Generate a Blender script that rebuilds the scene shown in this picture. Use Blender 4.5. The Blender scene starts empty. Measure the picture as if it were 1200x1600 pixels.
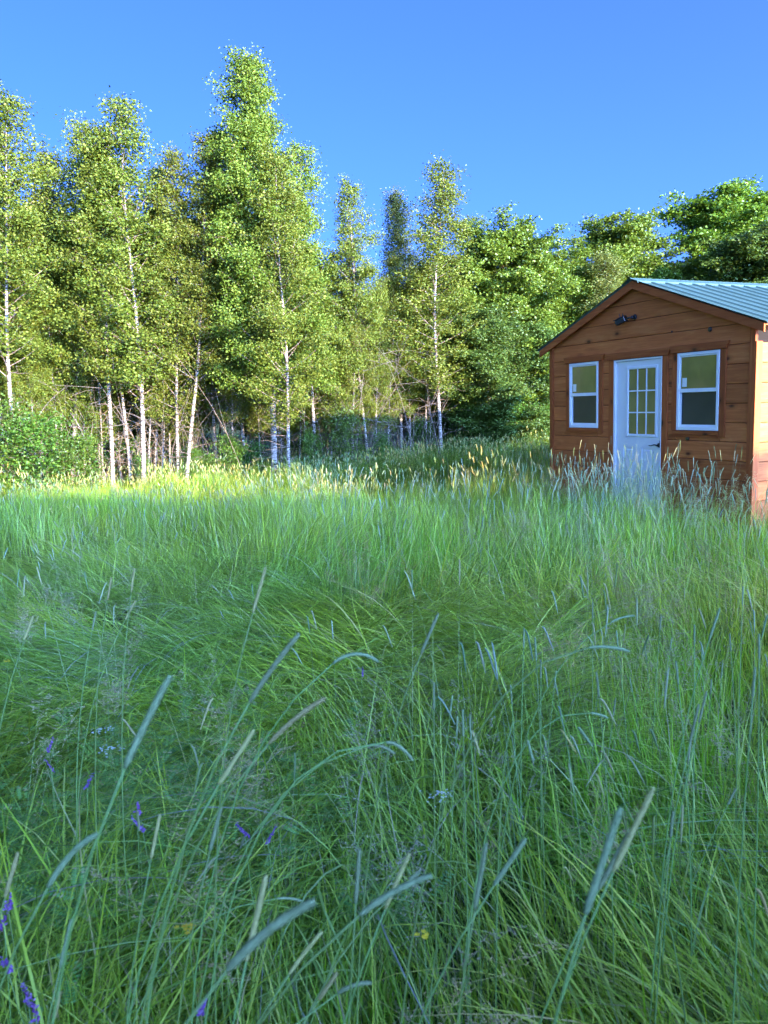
import bpy, math, random
import numpy as np
from mathutils import Vector, Matrix, Euler

rnd = random.Random(7)
rng = np.random.default_rng(11)
SC = bpy.context.scene
COL = SC.collection

# ------------------------------------------------------------------ camera
EYE = 1.60
M = np.array([[0.9993936, -0.0348190, 0.0], [-0.0049102, -0.1409343, 0.9900068], [-0.0344711, -0.9894065, -0.1410198]])
F_PX = 1194.1
cam_data = bpy.data.cameras.new('camera')
cam = bpy.data.objects.new('camera', cam_data)
COL.objects.link(cam)
rm = Matrix(((M[0, 0], -M[0, 1], -M[0, 2]), (M[1, 0], -M[1, 1], -M[1, 2]), (M[2, 0], -M[2, 1], -M[2, 2])))
cam.matrix_world = Matrix.Translation((0, 0, EYE)) @ rm.to_4x4()
cam_data.sensor_fit = 'HORIZONTAL'
cam_data.sensor_width = 36
cam_data.lens = 36 * F_PX / 1200
cam_data.clip_start = 0.05
cam_data.clip_end = 2000
cam_data.dof.use_dof = True
cam_data.dof.focus_distance = 8.0
cam_data.dof.aperture_fstop = 11.0
SC.camera = cam

# ------------------------------------------------------------------ world, sun, exposure
SUN_H = Vector((0.62, -0.78, 0)).normalized()
SUN_EL = math.radians(11)
world = bpy.data.worlds.new('World')
SC.world = world
world.use_nodes = True
wn = world.node_tree
wn.nodes.clear()
sky = wn.nodes.new('ShaderNodeTexSky')
sky.sky_type = 'NISHITA'
sky.sun_disc = False
sky.sun_elevation = SUN_EL
sky.sun_rotation = math.atan2(SUN_H.x, SUN_H.y)
sky.altitude = 900
sky.air_density = 0.112
sky.dust_density = 10.0
sky.ozone_density = 8.5
bg = wn.nodes.new('ShaderNodeBackground')
bg.inputs['Strength'].default_value = 0.15
wo = wn.nodes.new('ShaderNodeOutputWorld')
wn.links.new(sky.outputs[0], bg.inputs[0])
wn.links.new(bg.outputs[0], wo.inputs[0])

sd = bpy.data.lights.new('sun', 'SUN')
sd.energy = 2.0
sd.angle = math.radians(0.53)
sd.color = (1.0, 0.84, 0.56)
sun = bpy.data.objects.new('sun', sd)
COL.objects.link(sun)
sv = Vector((SUN_H.x * math.cos(SUN_EL), SUN_H.y * math.cos(SUN_EL), math.sin(SUN_EL)))
sun.rotation_euler = sv.to_track_quat('Z', 'Y').to_euler()
sun.location = sv * 60

SC.view_settings.view_transform = 'Standard'
SC.view_settings.look = 'None'
SC.view_settings.gamma = 1
SC.view_settings.use_curve_mapping = False
SC.view_settings.exposure = 3.95
SC.render.engine = 'CYCLES'
SC.cycles.max_bounces = 5
SC.cycles.diffuse_bounces = 3
SC.cycles.glossy_bounces = 2
SC.cycles.transmission_bounces = 3
SC.cycles.transparent_max_bounces = 4
SC.cycles.use_denoising = True

# ------------------------------------------------------------------ small helpers
def tag(o, label=None, cat=None, group=None, kind=None):
    if label: o['label'] = label
    if cat: o['category'] = cat
    if group: o['group'] = group
    if kind: o['kind'] = kind
    return o

def empty(name, loc=(0, 0, 0)):
    o = bpy.data.objects.new(name, None)
    o.empty_display_size = 0.2
    o.location = loc
    COL.objects.link(o)
    return o

def np_mesh(name, V, faces_flat, counts, mats=(), smooth=False, attrs=None, matidx=None):
    """mesh from numpy arrays: V (n,3), flat loop index array, vertices per face."""
    me = bpy.data.meshes.new(name)
    V = np.ascontiguousarray(V, dtype=np.float32)
    faces_flat = np.ascontiguousarray(faces_flat, dtype=np.int32)
    counts = np.ascontiguousarray(counts, dtype=np.int32)
    me.vertices.add(len(V)); me.vertices.foreach_set('co', V.ravel())
    me.loops.add(len(faces_flat)); me.loops.foreach_set('vertex_index', faces_flat)
    me.polygons.add(len(counts))
    st = np.zeros(len(counts), np.int32); st[1:] = np.cumsum(counts)[:-1]
    me.polygons.foreach_set('loop_start', st)
    me.polygons.foreach_set('loop_total', counts)
    for m in mats: me.materials.append(m)
    if matidx is not None: me.polygons.foreach_set('material_index', np.ascontiguousarray(matidx, dtype=np.int32))
    me.polygons.foreach_set('use_smooth', np.full(len(counts), smooth))
    if attrs:
        for k, a in attrs.items():
            at = me.attributes.new(k, 'FLOAT', 'POINT')
            at.data.foreach_set('value', np.ascontiguousarray(a, dtype=np.float32))
    me.update(calc_edges=True)
    me.validate()
    return me

class GB:
    """collects quad/tri geometry"""
    def __init__(s): s.V = []; s.F = []; s.C = []; s.T = []; s.MI = []; s.n = 0
    def add(s, V, F, n_per, t=None, mi=0):
        V = np.asarray(V, float).reshape(-1, 3); F = np.asarray(F, int).reshape(-1, n_per)
        s.V.append(V); s.F.append((F + s.n).ravel()); s.C.append(np.full(len(F), n_per))
        s.T.append(np.zeros(len(V)) if t is None else np.asarray(t, float)); s.MI.append(np.full(len(F), mi)); s.n += len(V)
    def mesh(s, name, mats, smooth=False):
        return np_mesh(name, np.concatenate(s.V), np.concatenate(s.F), np.concatenate(s.C), mats, smooth,
                       {'along': np.concatenate(s.T)}, np.concatenate(s.MI))
    def tube(s, P, R, k=6, cap=True, t=None, mi=0):
        P = np.asarray(P, float); R = np.asarray(R, float); n = len(P)
        T = np.gradient(P, axis=0); T /= np.linalg.norm(T, axis=1)[:, None] + 1e-9
        ref = np.array([0, 0, 1.]) if abs(T[0][2]) < 0.9 else np.array([1., 0, 0])
        A = np.cross(T, ref); A /= np.linalg.norm(A, axis=1)[:, None] + 1e-9
        B = np.cross(T, A)
        an = np.arange(k) / k * 2 * np.pi
        V = P[:, None] + R[:, None, None] * (np.cos(an)[None, :, None] * A[:, None] + np.sin(an)[None, :, None] * B[:, None])
        F = []
        i = np.arange(n - 1)[:, None]; j = np.arange(k)[None]
        F = np.stack([i * k + j, i * k + (j + 1) % k, (i + 1) * k + (j + 1) % k, (i + 1) * k + j], -1).reshape(-1, 4)
        tt = np.repeat(np.linspace(0, 1, n) if t is None else t, k)
        base = s.n
        s.add(V.reshape(-1, 3), F, 4, tt, mi)
        if cap:
            s.F.append(base + np.arange(k)[::-1]); s.C.append(np.array([k])); s.MI.append(np.array([mi]))
            s.F.append(base + (n - 1) * k + np.arange(k)); s.C.append(np.array([k])); s.MI.append(np.array([mi]))

def link(name, me, parent=None):
    o = bpy.data.objects.new(name, me)
    COL.objects.link(o)
    if parent is not None: o.parent = parent
    return o

def h2(ix, iy, s):
    n = (ix * 374761393 + iy * 668265263 + s * 1442695041) & 0xffffffff
    n = ((n ^ (n >> 13)) * 1274126177) & 0xffffffff
    return ((n ^ (n >> 16)) & 0xffff) / 65535.0

def vnoise(x, y, s=0):
    x = np.asarray(x, float); y = np.asarray(y, float)
    ix = np.floor(x).astype(np.int64); iy = np.floor(y).astype(np.int64)
    fx = x - ix; fy = y - iy
    fx = fx * fx * (3 - 2 * fx); fy = fy * fy * (3 - 2 * fy)
    a = h2(ix, iy, s); b = h2(ix + 1, iy, s); c = h2(ix, iy + 1, s); d = h2(ix + 1, iy + 1, s)
    return (a * (1 - fx) + b * fx) * (1 - fy) + (c * (1 - fx) + d * fx) * fy

def sstep(a, b, x):
    t = np.clip((np.asarray(x, float) - a) / (b - a), 0, 1)
    return t * t * (3 - 2 * t)

def ground(x, y):
    m = sstep(-1.5, 3.0, x)
    zl = -0.30 * sstep(0, 14, y)
    zr = -0.25 * sstep(0, 8, y) + 0.33 * sstep(9.5, 21, y)
    return zl * (1 - m) + zr * m + 0.03 * (vnoise(np.asarray(x) * .6, np.asarray(y) * .6, 3) - .5)

def ray(px, py):
    d = M @ np.array([(px - 600) / F_PX, (py - 800) / F_PX, 1.0])
    return d

def at_depth(px, py, Y):
    d = ray(px, py)
    return np.array([0, 0, EYE]) + d * (Y / d[1])

# ------------------------------------------------------------------ materials
def newmat(name):
    m = bpy.data.materials.new(name); m.use_nodes = True
    nt = m.node_tree; nt.nodes.clear()
    out = nt.nodes.new('ShaderNodeOutputMaterial')
    return m, nt, out

def N(nt, t, **kw):
    n = nt.nodes.new(t)
    for k, v in kw.items():
        if k in ('operation', 'blend_type', 'data_type', 'attribute_name', 'attribute_type', 'noise_dimensions', 'feature', 'distance', 'wave_type', 'bands_direction', 'interpolation_type'):
            setattr(n, k, v)
        else: n.inputs[k.replace('_', ' ')].default_value = v
    return n

def ramp(nt, fac, stops):
    r = nt.nodes.new('ShaderNodeValToRGB')
    el = r.color_ramp.elements
    while len(el) < len(stops): el.new(0.5)
    for e, (p, c) in zip(el, stops):
        e.position = p; e.color = (*c, 1)
    nt.links.new(fac, r.inputs[0])
    return r.outputs[0]

def mixc(nt, f, a, b, bt='MIX'):
    n = nt.nodes.new('ShaderNodeMix'); n.data_type = 'RGBA'; n.blend_type = bt
    if isinstance(f, (int, float)): n.inputs[0].default_value = f
    else: nt.links.new(f, n.inputs[0])
    for i, c in ((6, a), (7, b)):
        if isinstance(c, tuple): n.inputs[i].default_value = (*c, 1)
        else: nt.links.new(c, n.inputs[i])
    return n.outputs[2]

def mathn(nt, op, a, b=0.0):
    n = nt.nodes.new('ShaderNodeMath'); n.operation = op
    for i, v in ((0, a), (1, b)):
        if isinstance(v, (int, float)): n.inputs[i].default_value = v
        else: nt.links.new(v, n.inputs[i])
    return n.outputs[0]

def bsdf(nt, color, rough=.6, spec=.5, metallic=0.0):
    b = nt.nodes.new('ShaderNodeBsdfPrincipled')
    if isinstance(color, tuple): b.inputs['Base Color'].default_value = (*color, 1)
    else: nt.links.new(color, b.inputs['Base Color'])
    if isinstance(rough, (int, float)): b.inputs['Roughness'].default_value = rough
    else: nt.links.new(rough, b.inputs['Roughness'])
    b.inputs['Specular IOR Level'].default_value = spec
    b.inputs['Metallic'].default_value = metallic
    return b

def bump(nt, b, h, strength=.3, dist=.01):
    n = nt.nodes.new('ShaderNodeBump'); n.inputs['Strength'].default_value = strength; n.inputs['Distance'].default_value = dist
    nt.links.new(h, n.inputs['Height']); nt.links.new(n.outputs[0], b.inputs['Normal'])

def leafy(name, stops, trans=.35, rough=.5, spec=.35, tcol=(1.25, 1.2, .5), inst=False):
    m, nt, out = newmat(name)
    geo = nt.nodes.new('ShaderNodeNewGeometry')
    c = ramp(nt, geo.outputs['Random Per Island'], stops)
    oi = nt.nodes.new('ShaderNodeObjectInfo')
    hs = nt.nodes.new('ShaderNodeHueSaturation')
    nt.links.new(c, hs.inputs['Color'])
    nt.links.new(mathn(nt, 'ADD', mathn(nt, 'MULTIPLY', oi.outputs['Random'], .035), .483), hs.inputs['Hue'])
    nt.links.new(mathn(nt, 'ADD', mathn(nt, 'MULTIPLY', oi.outputs['Random'], .3), .85), hs.inputs['Value'])
    c = hs.outputs[0]
    b = bsdf(nt, c, rough, spec)
    tr = nt.nodes.new('ShaderNodeBsdfTranslucent')
    nt.links.new(mixc(nt, 1.0, c, tcol, 'MULTIPLY'), tr.inputs[0])
    mx = nt.nodes.new('ShaderNodeMixShader'); mx.inputs[0].default_value = trans
    nt.links.new(b.outputs[0], mx.inputs[1]); nt.links.new(tr.outputs[0], mx.inputs[2])
    nt.links.new(mx.outputs[0], out.inputs[0])
    return m

M_birch_leaf = leafy('birch_leaf', [(0, (.052, .080, .007)), (.35, (.088, .124, .011)), (.7, (.128, .162, .017)), (1, (.175, .20, .034))], .36, .6, .25)
M_poplar_leaf = leafy('poplar_leaf', [(0, (.08, .11, .02)), (1, (.18, .21, .05))], .3, .5)
M_maple_leaf = leafy('maple_leaf', [(0, (.055, .105, .012)), (.5, (.105, .175, .018)), (1, (.17, .24, .03))], .38, .45, .4)
M_dark_leaf = leafy('dark_leaf', [(0, (.034, .078, .013)), (.5, (.062, .125, .019)), (1, (.10, .175, .028))], .32, .5, .35)
M_shrub_leaf = leafy('shrub_leaf', [(0, (.04, .09, .012)), (.6, (.075, .15, .018)), (1, (.13, .21, .03))], .4, .45, .4)
M_weed_leaf = leafy('weed_leaf', [(0, (.07, .13, .012)), (.6, (.13, .21, .02)), (1, (.20, .27, .03))], .45, .5, .3)

def make_bark(name, c1, c2, dark):
    m, nt, out = newmat(name)
    tc = nt.nodes.new('ShaderNodeTexCoord')
    mp = nt.nodes.new('ShaderNodeMapping'); mp.inputs['Scale'].default_value = (5, 5, 30)
    nt.links.new(tc.outputs['Object'], mp.inputs[0])
    n1 = N(nt, 'ShaderNodeTexNoise', Scale=1.3, Detail=4.0, Roughness=.65); nt.links.new(mp.outputs[0], n1.inputs['Vector'])
    n2 = N(nt, 'ShaderNodeTexNoise', Scale=1.2, Detail=3.0); nt.links.new(tc.outputs['Object'], n2.inputs['Vector'])
    base = mixc(nt, n2.outputs[0], c1, c2)
    mask = ramp(nt, n1.outputs[0], [(.43, (1, 1, 1)), (.52, (0, 0, 0))])
    c = mixc(nt, mask, base, dark)
    b = bsdf(nt, c, .75, .3)
    bump(nt, b, n1.outputs[0], .4, .01)
    nt.links.new(b.outputs[0], out.inputs[0])
    return m
M_birch_bark = make_bark('birch_bark', (.34, .29, .24), (.24, .19, .15), (.035, .028, .022))
M_grey_bark = make_bark('grey_bark', (.22, .19, .15), (.14, .11, .085), (.05, .04, .03))
M_twig = make_bark('twig_bark', (.26, .19, .15), (.18, .13, .10), (.10, .07, .05))
M_dead = make_bark('dead_twig_bark', (.17, .13, .105), (.11, .085, .07), (.12, .09, .07))

def grass_mat(name, lo, mid, hi, trans=.3, rough=.38, spec=.38, root=(.10, .085, .035)):
    m, nt, out = newmat(name)
    geo = nt.nodes.new('ShaderNodeNewGeometry')
    c = ramp(nt, geo.outputs['Random Per Island'], [(0, lo), (.45, mid), (.88, hi), (.94, (.42, .37, .19)), (1, (.34, .27, .14))])
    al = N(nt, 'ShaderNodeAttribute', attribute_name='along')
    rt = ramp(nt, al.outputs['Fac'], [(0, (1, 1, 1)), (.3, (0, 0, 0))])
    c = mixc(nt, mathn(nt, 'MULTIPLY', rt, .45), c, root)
    ti = N(nt, 'ShaderNodeAttribute', attribute_name='tint', attribute_type='INSTANCER')
    c = mixc(nt, 1.0, c, ti.outputs['Color'], 'MULTIPLY')
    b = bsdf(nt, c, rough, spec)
    tr = nt.nodes.new('ShaderNodeBsdfTranslucent')
    nt.links.new(mixc(nt, 1.0, c, (1.3, 1.25, .5), 'MULTIPLY'), tr.inputs[0])
    mx = nt.nodes.new('ShaderNodeMixShader'); mx.inputs[0].default_value = trans
    nt.links.new(b.outputs[0], mx.inputs[1]); nt.links.new(tr.outputs[0], mx.inputs[2])
    nt.links.new(mx.outputs[0], out.inputs[0])
    return m
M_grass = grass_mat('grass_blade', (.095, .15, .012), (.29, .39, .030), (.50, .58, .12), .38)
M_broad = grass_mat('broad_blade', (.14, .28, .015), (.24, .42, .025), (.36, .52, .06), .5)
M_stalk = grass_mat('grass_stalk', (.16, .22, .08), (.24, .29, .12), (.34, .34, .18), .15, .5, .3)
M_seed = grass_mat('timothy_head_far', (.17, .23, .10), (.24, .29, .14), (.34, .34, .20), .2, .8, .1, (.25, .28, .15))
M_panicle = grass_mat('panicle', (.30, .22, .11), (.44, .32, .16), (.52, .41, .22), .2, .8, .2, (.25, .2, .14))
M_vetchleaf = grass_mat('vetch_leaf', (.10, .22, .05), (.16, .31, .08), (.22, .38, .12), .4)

def plain(name, col, rough=.5, spec=.5, metallic=0.0, nscale=None, amt=.15, bs=0.0):
    m, nt, out = newmat(name)
    c = col
    if nscale:
        tc = nt.nodes.new('ShaderNodeTexCoord')
        n = N(nt, 'ShaderNodeTexNoise', Scale=nscale, Detail=5.0); nt.links.new(tc.outputs['Object'], n.inputs['Vector'])
        c = mixc(nt, n.outputs[0], tuple(v * (1 - amt) for v in col), tuple(min(1, v * (1 + amt)) for v in col))
    b = bsdf(nt, c, rough, spec, metallic)
    if nscale and bs: bump(nt, b, n.outputs[0], bs, .003)
    nt.links.new(b.outputs[0], out.inputs[0])
    return m

# ------------------------------------------------------------------ ground
def build_ground():
    xs = np.concatenate([-np.geomspace(400, 14, 16), np.linspace(-13, 13, 66), np.geomspace(14, 400, 16)])
    ys = np.concatenate([-np.geomspace(400, 12, 16), np.linspace(-10, 30, 90), np.geomspace(32, 500, 16)])
    X, Y = np.meshgrid(xs, ys, indexing='ij')
    Z = ground(X, Y)
    V = np.stack([X, Y, Z], -1).reshape(-1, 3)
    nx, ny = len(xs), len(ys)
    i = np.arange(nx - 1)[:, None]; j = np.arange(ny - 1)[None]
    F = np.stack([i * ny + j, (i + 1) * ny + j, (i + 1) * ny + j + 1, i * ny + j + 1], -1).reshape(-1, 4)
    m, nt, out = newmat('meadow_soil')
    tc = nt.nodes.new('ShaderNodeTexCoord')
    n1 = N(nt, 'ShaderNodeTexNoise', Scale=1.5, Detail=8.0, Roughness=.7); nt.links.new(tc.outputs['Object'], n1.inputs['Vector'])
    n2 = N(nt, 'ShaderNodeTexNoise', Scale=40.0, Detail=4.0); nt.links.new(tc.outputs['Object'], n2.inputs['Vector'])
    c = ramp(nt, n1.outputs[0], [(.3, (.030, .045, .015)), (.55, (.05, .07, .02)), (.75, (.09, .08, .04))])
    c = mixc(nt, n2.outputs[0], c, (.03, .05, .015))
    b = bsdf(nt, c, .95, .1); bump(nt, b, n2.outputs[0], .6, .03)
    nt.links.new(b.outputs[0], out.inputs[0])
    me = np_mesh('ground', V, F.ravel(), np.full(len(F), 4), [m], True)
    tag(link('ground', me), kind='structure')
build_ground()

# ------------------------------------------------------------------ shed
SU = Vector((0.4022422, -0.9155333, 0)); SW = Vector((0.9155333, 0.4022422, 0))
S0 = Vector((2.583498, 11.692068, EYE - 1.095428))
SHW = 3.658; SHL = 4.9; VB = -0.554; BH = 0.216
shed = empty('shed', tuple(S0 + Vector((0, 0, VB))))
shed.rotation_euler = (0, 0, math.atan2(SU.y, SU.x))
tag(shed, 'small brown stained wooden shed with white door and ribbed teal metal roof', 'shed')
# local axes: x = u (along the front), y = w (into the shed), z = v - VB
def zz(v): return v - VB

def wood_mat(name, c1, c2, c3, axis, scale=1.0, rough=.7):
    m, nt, out = newmat(name)
    tc = nt.nodes.new('ShaderNodeTexCoord')
    oi = nt.nodes.new('ShaderNodeObjectInfo')
    add = nt.nodes.new('ShaderNodeVectorMath'); add.operation = 'ADD'
    sc = nt.nodes.new('ShaderNodeVectorMath'); sc.operation = 'SCALE'
    cmb = nt.nodes.new('ShaderNodeCombineXYZ')
    nt.links.new(oi.outputs['Random'], cmb.inputs[0]); nt.links.new(oi.outputs['Random'], cmb.inputs[1]); nt.links.new(oi.outputs['Random'], cmb.inputs[2])
    nt.links.new(cmb.outputs[0], sc.inputs[0]); sc.inputs['Scale'].default_value = 37.0
    nt.links.new(tc.outputs['Object'], add.inputs[0]); nt.links.new(sc.outputs[0], add.inputs[1])
    mp = nt.nodes.new('ShaderNodeMapping')
    s = [14.0, 14.0, 14.0]; s[axis] = 1.0
    mp.inputs['Scale'].default_value = s
    nt.links.new(add.outputs[0], mp.inputs[0])
    n1 = N(nt, 'ShaderNodeTexNoise', Scale=1.6 * scale, Detail=6.0, Roughness=.6, Distortion=1.2); nt.links.new(mp.outputs[0], n1.inputs['Vector'])
    n2 = N(nt, 'ShaderNodeTexNoise', Scale=2.2, Detail=3.0); nt.links.new(add.outputs[0], n2.inputs['Vector'])
    mp2 = nt.nodes.new('ShaderNodeMapping'); s2 = [120.0] * 3; s2[axis] = 3.0
    mp2.inputs['Scale'].default_value = s2; nt.links.new(add.outputs[0], mp2.inputs[0])
    n3 = N(nt, 'ShaderNodeTexNoise', Scale=1.0, Detail=3.0); nt.links.new(mp2.outputs[0], n3.inputs['Vector'])
    c = ramp(nt, n1.outputs[0], [(.25, c1), (.5, c2), (.75, c3)])
    c = mixc(nt, mathn(nt, 'MULTIPLY', n2.outputs[0], .55), c, c1)
    c = mixc(nt, mathn(nt, 'MULTIPLY', n3.outputs[0], .35), c, tuple(v * .6 for v in c1))
    # knots
    mpk = nt.nodes.new('ShaderNodeMapping'); sk = [4.6] * 3; sk[axis] = 2.4
    mpk.inputs['Scale'].default_value = sk; nt.links.new(add.outputs[0], mpk.inputs[0])
    vo = N(nt, 'ShaderNodeTexVoronoi', Scale=1.0); nt.links.new(mpk.outputs[0], vo.inputs['Vector'])
    kn = ramp(nt, vo.outputs['Distance'], [(.06, (1, 1, 1)), (.13, (.3, .3, .3)), (.26, (0, 0, 0))])
    c = mixc(nt, mathn(nt, 'MULTIPLY', kn, .85), c, (.03, .012, .006))
    hs = nt.nodes.new('ShaderNodeHueSaturation'); nt.links.new(c, hs.inputs['Color'])
    nt.links.new(mathn(nt, 'ADD', mathn(nt, 'MULTIPLY', oi.outputs['Random'], .35), .82), hs.inputs['Value'])
    b = bsdf(nt, hs.outputs[0], rough, .2)
    bump(nt, b, n1.outputs[0], .25, .004)
    nt.links.new(b.outputs[0], out.inputs[0])
    return m
W1, W2, W3 = (.38, .092, .024), (.60, .168, .043), (.73, .26, .078)
M_board = wood_mat('stained_pine_board', W1, W2, W3, 0)
M_board_side = wood_mat('stained_pine_board_side', W1, W2, W3, 1)
M_trim_v = wood_mat('stained_trim_upright', (.28, .060, .015), (.46, .11, .026), (.60, .18, .05), 2)
M_trim_h = wood_mat('stained_trim_level', (.29, .062, .015), (.48, .115, .028), (.62, .19, .052), 0)
M_white = plain('white_vinyl', (.78, .79, .80), .35, .5, nscale=8, amt=.03)
M_door = plain('white_door_paint', (.74, .76, .77), .4, .5, nscale=6, amt=.04, bs=.05)
M_black = plain('black_metal', (.012, .012, .014), .4, .5)
M_darkin = plain('dark_void', (.02, .015, .012), .9, .1)
M_tan = plain('raw_pine', (.55, .38, .22), .7, .3, nscale=15, amt=.2)
M_sticker = plain('paper_sticker', (.78, .78, .72), .7, .2, nscale=60, amt=.12)
M_rubber = plain('gasket', (.05, .06, .08), .7, .2)
M_knot = plain('knot_wood', (.035, .022, .018), .45, .5, nscale=60, amt=.4)

def glass_mat(name, base, k=.0):
    m, nt, out = newmat(name)
    tc = nt.nodes.new('ShaderNodeTexCoord')
    n = N(nt, 'ShaderNodeTexNoise', Scale=2.5, Detail=3.0); nt.links.new(tc.outputs['Object'], n.inputs['Vector'])
    c = ramp(nt, n.outputs[0], [(.3, tuple(v * .8 for v in base)), (.7, tuple(v * 1.2 for v in base))])
    b = bsdf(nt, c, .9, .0)
    g = nt.nodes.new('ShaderNodeBsdfGlossy'); g.inputs['Roughness'].default_value = .02 + k
    fr = nt.nodes.new('ShaderNodeFresnel'); fr.inputs[0].default_value = 1.55
    mx = nt.nodes.new('ShaderNodeMixShader')
    nt.links.new(fr.outputs[0], mx.inputs[0]); nt.links.new(b.outputs[0], mx.inputs[1]); nt.links.new(g.outputs[0], mx.inputs[2])
    nt.links.new(mx.outputs[0], out.inputs[0])
    return m
M_pane = glass_mat('glass_painted_interior', (.27, .225, .06), .05)  # opaque pane, the olive of the lit room behind put into its colour
M_screen = glass_mat('insect_screen', (.040, .043, .036), .3)

def prism(name, pts, y0, y1, mat, parent, bevel=0.0):
    """polygon pts in (x,z) extruded from y0 (front) to y1 (back); front edge optionally chamfered"""
    pts = [(a, b) for a, b in pts]
    n = len(pts)
    V = []; F = []
    if bevel > 0:
        cx = sum(p[0] for p in pts) / n; cz = sum(p[1] for p in pts) / n
        # offset inwards (convex polygon)
        ar = sum(pts[i][0] * pts[(i + 1) % n][1] - pts[(i + 1) % n][0] * pts[i][1] for i in range(n))
        sg = 1 if ar > 0 else -1
        ins = []
        for i in range(n):
            p0, p1, p2 = Vector(pts[i - 1]), Vector(pts[i]), Vector(pts[(i + 1) % n])
            d1 = (p1 - p0).normalized(); d2 = (p2 - p1).normalized()
            n1 = Vector((-d1.y, d1.x)) * sg; n2 = Vector((-d2.y, d2.x)) * sg
            k = (n1 + n2); k = k / max(.4, k.dot(n1))
            ins.append((p1.x + k.x * bevel, p1.y + k.y * bevel))
        V += [(a, y0, b) for a, b in ins] + [(a, y0 + bevel, b) for a, b in pts] + [(a, y1, b) for a, b in pts]
        F.append(list(range(n)))
        for L in (0, 1):
            for i in range(n):
                j = (i + 1) % n
                F.append([L * n + j, L * n + i, (L + 1) * n + i, (L + 1) * n + j])
        F.append([2 * n + i for i in range(n)][::-1])
    else:
        V += [(a, y0, b) for a, b in pts] + [(a, y1, b) for a, b in pts]
        F.append(list(range(n)))
        for i in range(n):
            j = (i + 1) % n
            F.append([j, i, n + i, n + j])
        F.append([n + i for i in range(n)][::-1])
    me = bpy.data.meshes.new(name)
    me.from_pydata(V, [], F)
    me.materials.append(mat)
    import bmesh
    bm = bmesh.new(); bm.from_mesh(me); bmesh.ops.recalc_face_normals(bm, faces=bm.faces); bm.to_mesh(me); bm.free()
    return link(name, me, parent)

def box(name, x0, x1, y0, y1, z0, z1, mat, parent, bevel=0.0):
    return prism(name, [(x0, z0), (x1, z0), (x1, z1), (x0, z1)], y0, y1, mat, parent, bevel)

def sidebox(name, x0, x1, y0, y1, z0, z1, mat, parent):
    return prism(name, [(x0, z0), (x1, z0), (x1, z1), (x0, z1)], y0, y1, mat, parent)

EAVE = .16; OVER = .09
SLOPE = .366
APX = SHW / 2
V_APEX_B = 2.45           # underside of rake board at apex (v)
def roofv(u): return V_APEX_B + .075 - abs(u - APX) * SLOPE   # underside of the roof sheet

# wall cores (dark sheathing just behind the boards), front one a gable polygon
T = .019
core = prism('wall_sheathing', [(0.03, zz(VB) + .02), (SHW - .03, zz(VB) + .02), (SHW - .03, zz(roofv(SHW - .03)) - .03), (APX, zz(roofv(APX)) - .03), (.03, zz(roofv(.03)) - .03)], .02, SHL - .02, M_darkin, shed)

wins = [(0.474, 1.108), (2.552, 3.186)]
WT, WB = 1.564, .649
DL, DR, DT = 1.424, 2.302, 1.552
CS = .085
openings = [(wins[0][0] - .01, wins[0][1] + .01, WB - .01, WT + .01), (wins[1][0] - .01, wins[1][1] + .01, WB - .01, WT + .01), (DL - .01, DR + .01, VB - 1, DT + .01)]
CB = .075   # corner board
def front_boards():
    v = VB
    while v < V_APEX_B:
        v1 = v + BH
        # horizontal spans free of openings
        spans = [(CB + .002, SHW - CB - .002)]
        cuts = [(a, b) for a, b, lo, hi in openings if lo < v1 - .05 and hi > v + .05]
        for a, b in cuts:
            ns = []
            for s0, s1 in spans:
                if b <= s0 or a >= s1: ns.append((s0, s1)); continue
                if a > s0: ns.append((s0, a))
                if b < s1: ns.append((b, s1))
            spans = ns
        for s0, s1 in spans:
            lo = v + .0015; hi = v1 - .0035
            # clip by the roof slope
            pts = [(s0, lo), (s1, lo)]
            def top(u): return min(hi, roofv(u) - .004)
            if top(s0) <= lo and top(s1) <= lo and top((s0 + s1) / 2) <= lo: continue
            if top(s0) < hi or top(s1) < hi:
                # slope crossings
                ul = APX - (V_APEX_B + .071 - lo) / SLOPE; uh = APX - (V_APEX_B + .071 - hi) / SLOPE
                L = []
                if top(s0) <= lo: a0 = ul; L.append((ul, lo))
                else: L += [(s0, lo), (s0, top(s0))]
                if top(s0) < hi and hi < roofv(APX) - .004: L.append((uh, hi))
                Rr = []
                ur, uhr = 2 * APX - ul, 2 * APX - uh
                if hi >= roofv(APX) - .004: mid = [(APX, roofv(APX) - .004)]
                else: mid = []
                if top(s1) < hi and hi < roofv(APX) - .004: Rr.append((uhr, hi))
                if top(s1) <= lo: Rr.append((ur, lo))
                else: Rr += [(s1, top(s1)), (s1, lo)]
                if top(s0) >= hi: L = [(s0, lo), (s0, hi)]
                if top(s1) >= hi: Rr = [(s1, hi), (s1, lo)]
                pts = L + mid + Rr
            else:
                pts = [(s0, lo), (s1, lo), (s1, hi), (s0, hi)]
            prism('siding_board', [(a, zz(b)) for a, b in pts], rnd.uniform(-.0015, .0015), T, M_board, shed, .006)
        for a, b, lo_, hi_ in openings[:2]:      # the notched board under each window
            if v < lo_ < v1: prism('siding_board', [(a + .001, zz(v + .0015)), (b - .001, zz(v + .0015)), (b - .001, zz(lo_)), (a + .001, zz(lo_))], .0005, T, M_board, shed, .004)
            if v < hi_ < v1: prism('siding_board', [(a + .001, zz(hi_)), (b - .001, zz(hi_)), (b - .001, zz(v1 - .0035)), (a + .001, zz(v1 - .0035))], .0005, T, M_board, shed, .004)
        v = v1
front_boards()
# corner boards on the front
for x0, x1 in ((0, CB), (SHW - CB, SHW)):
    u = (x0 + x1) / 2
    box('corner_board', x0, x1, -.019, .018, 0.0, zz(roofv(x0 if x0 == 0 else x1)) - .01, M_trim_v, shed, .002)
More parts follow.
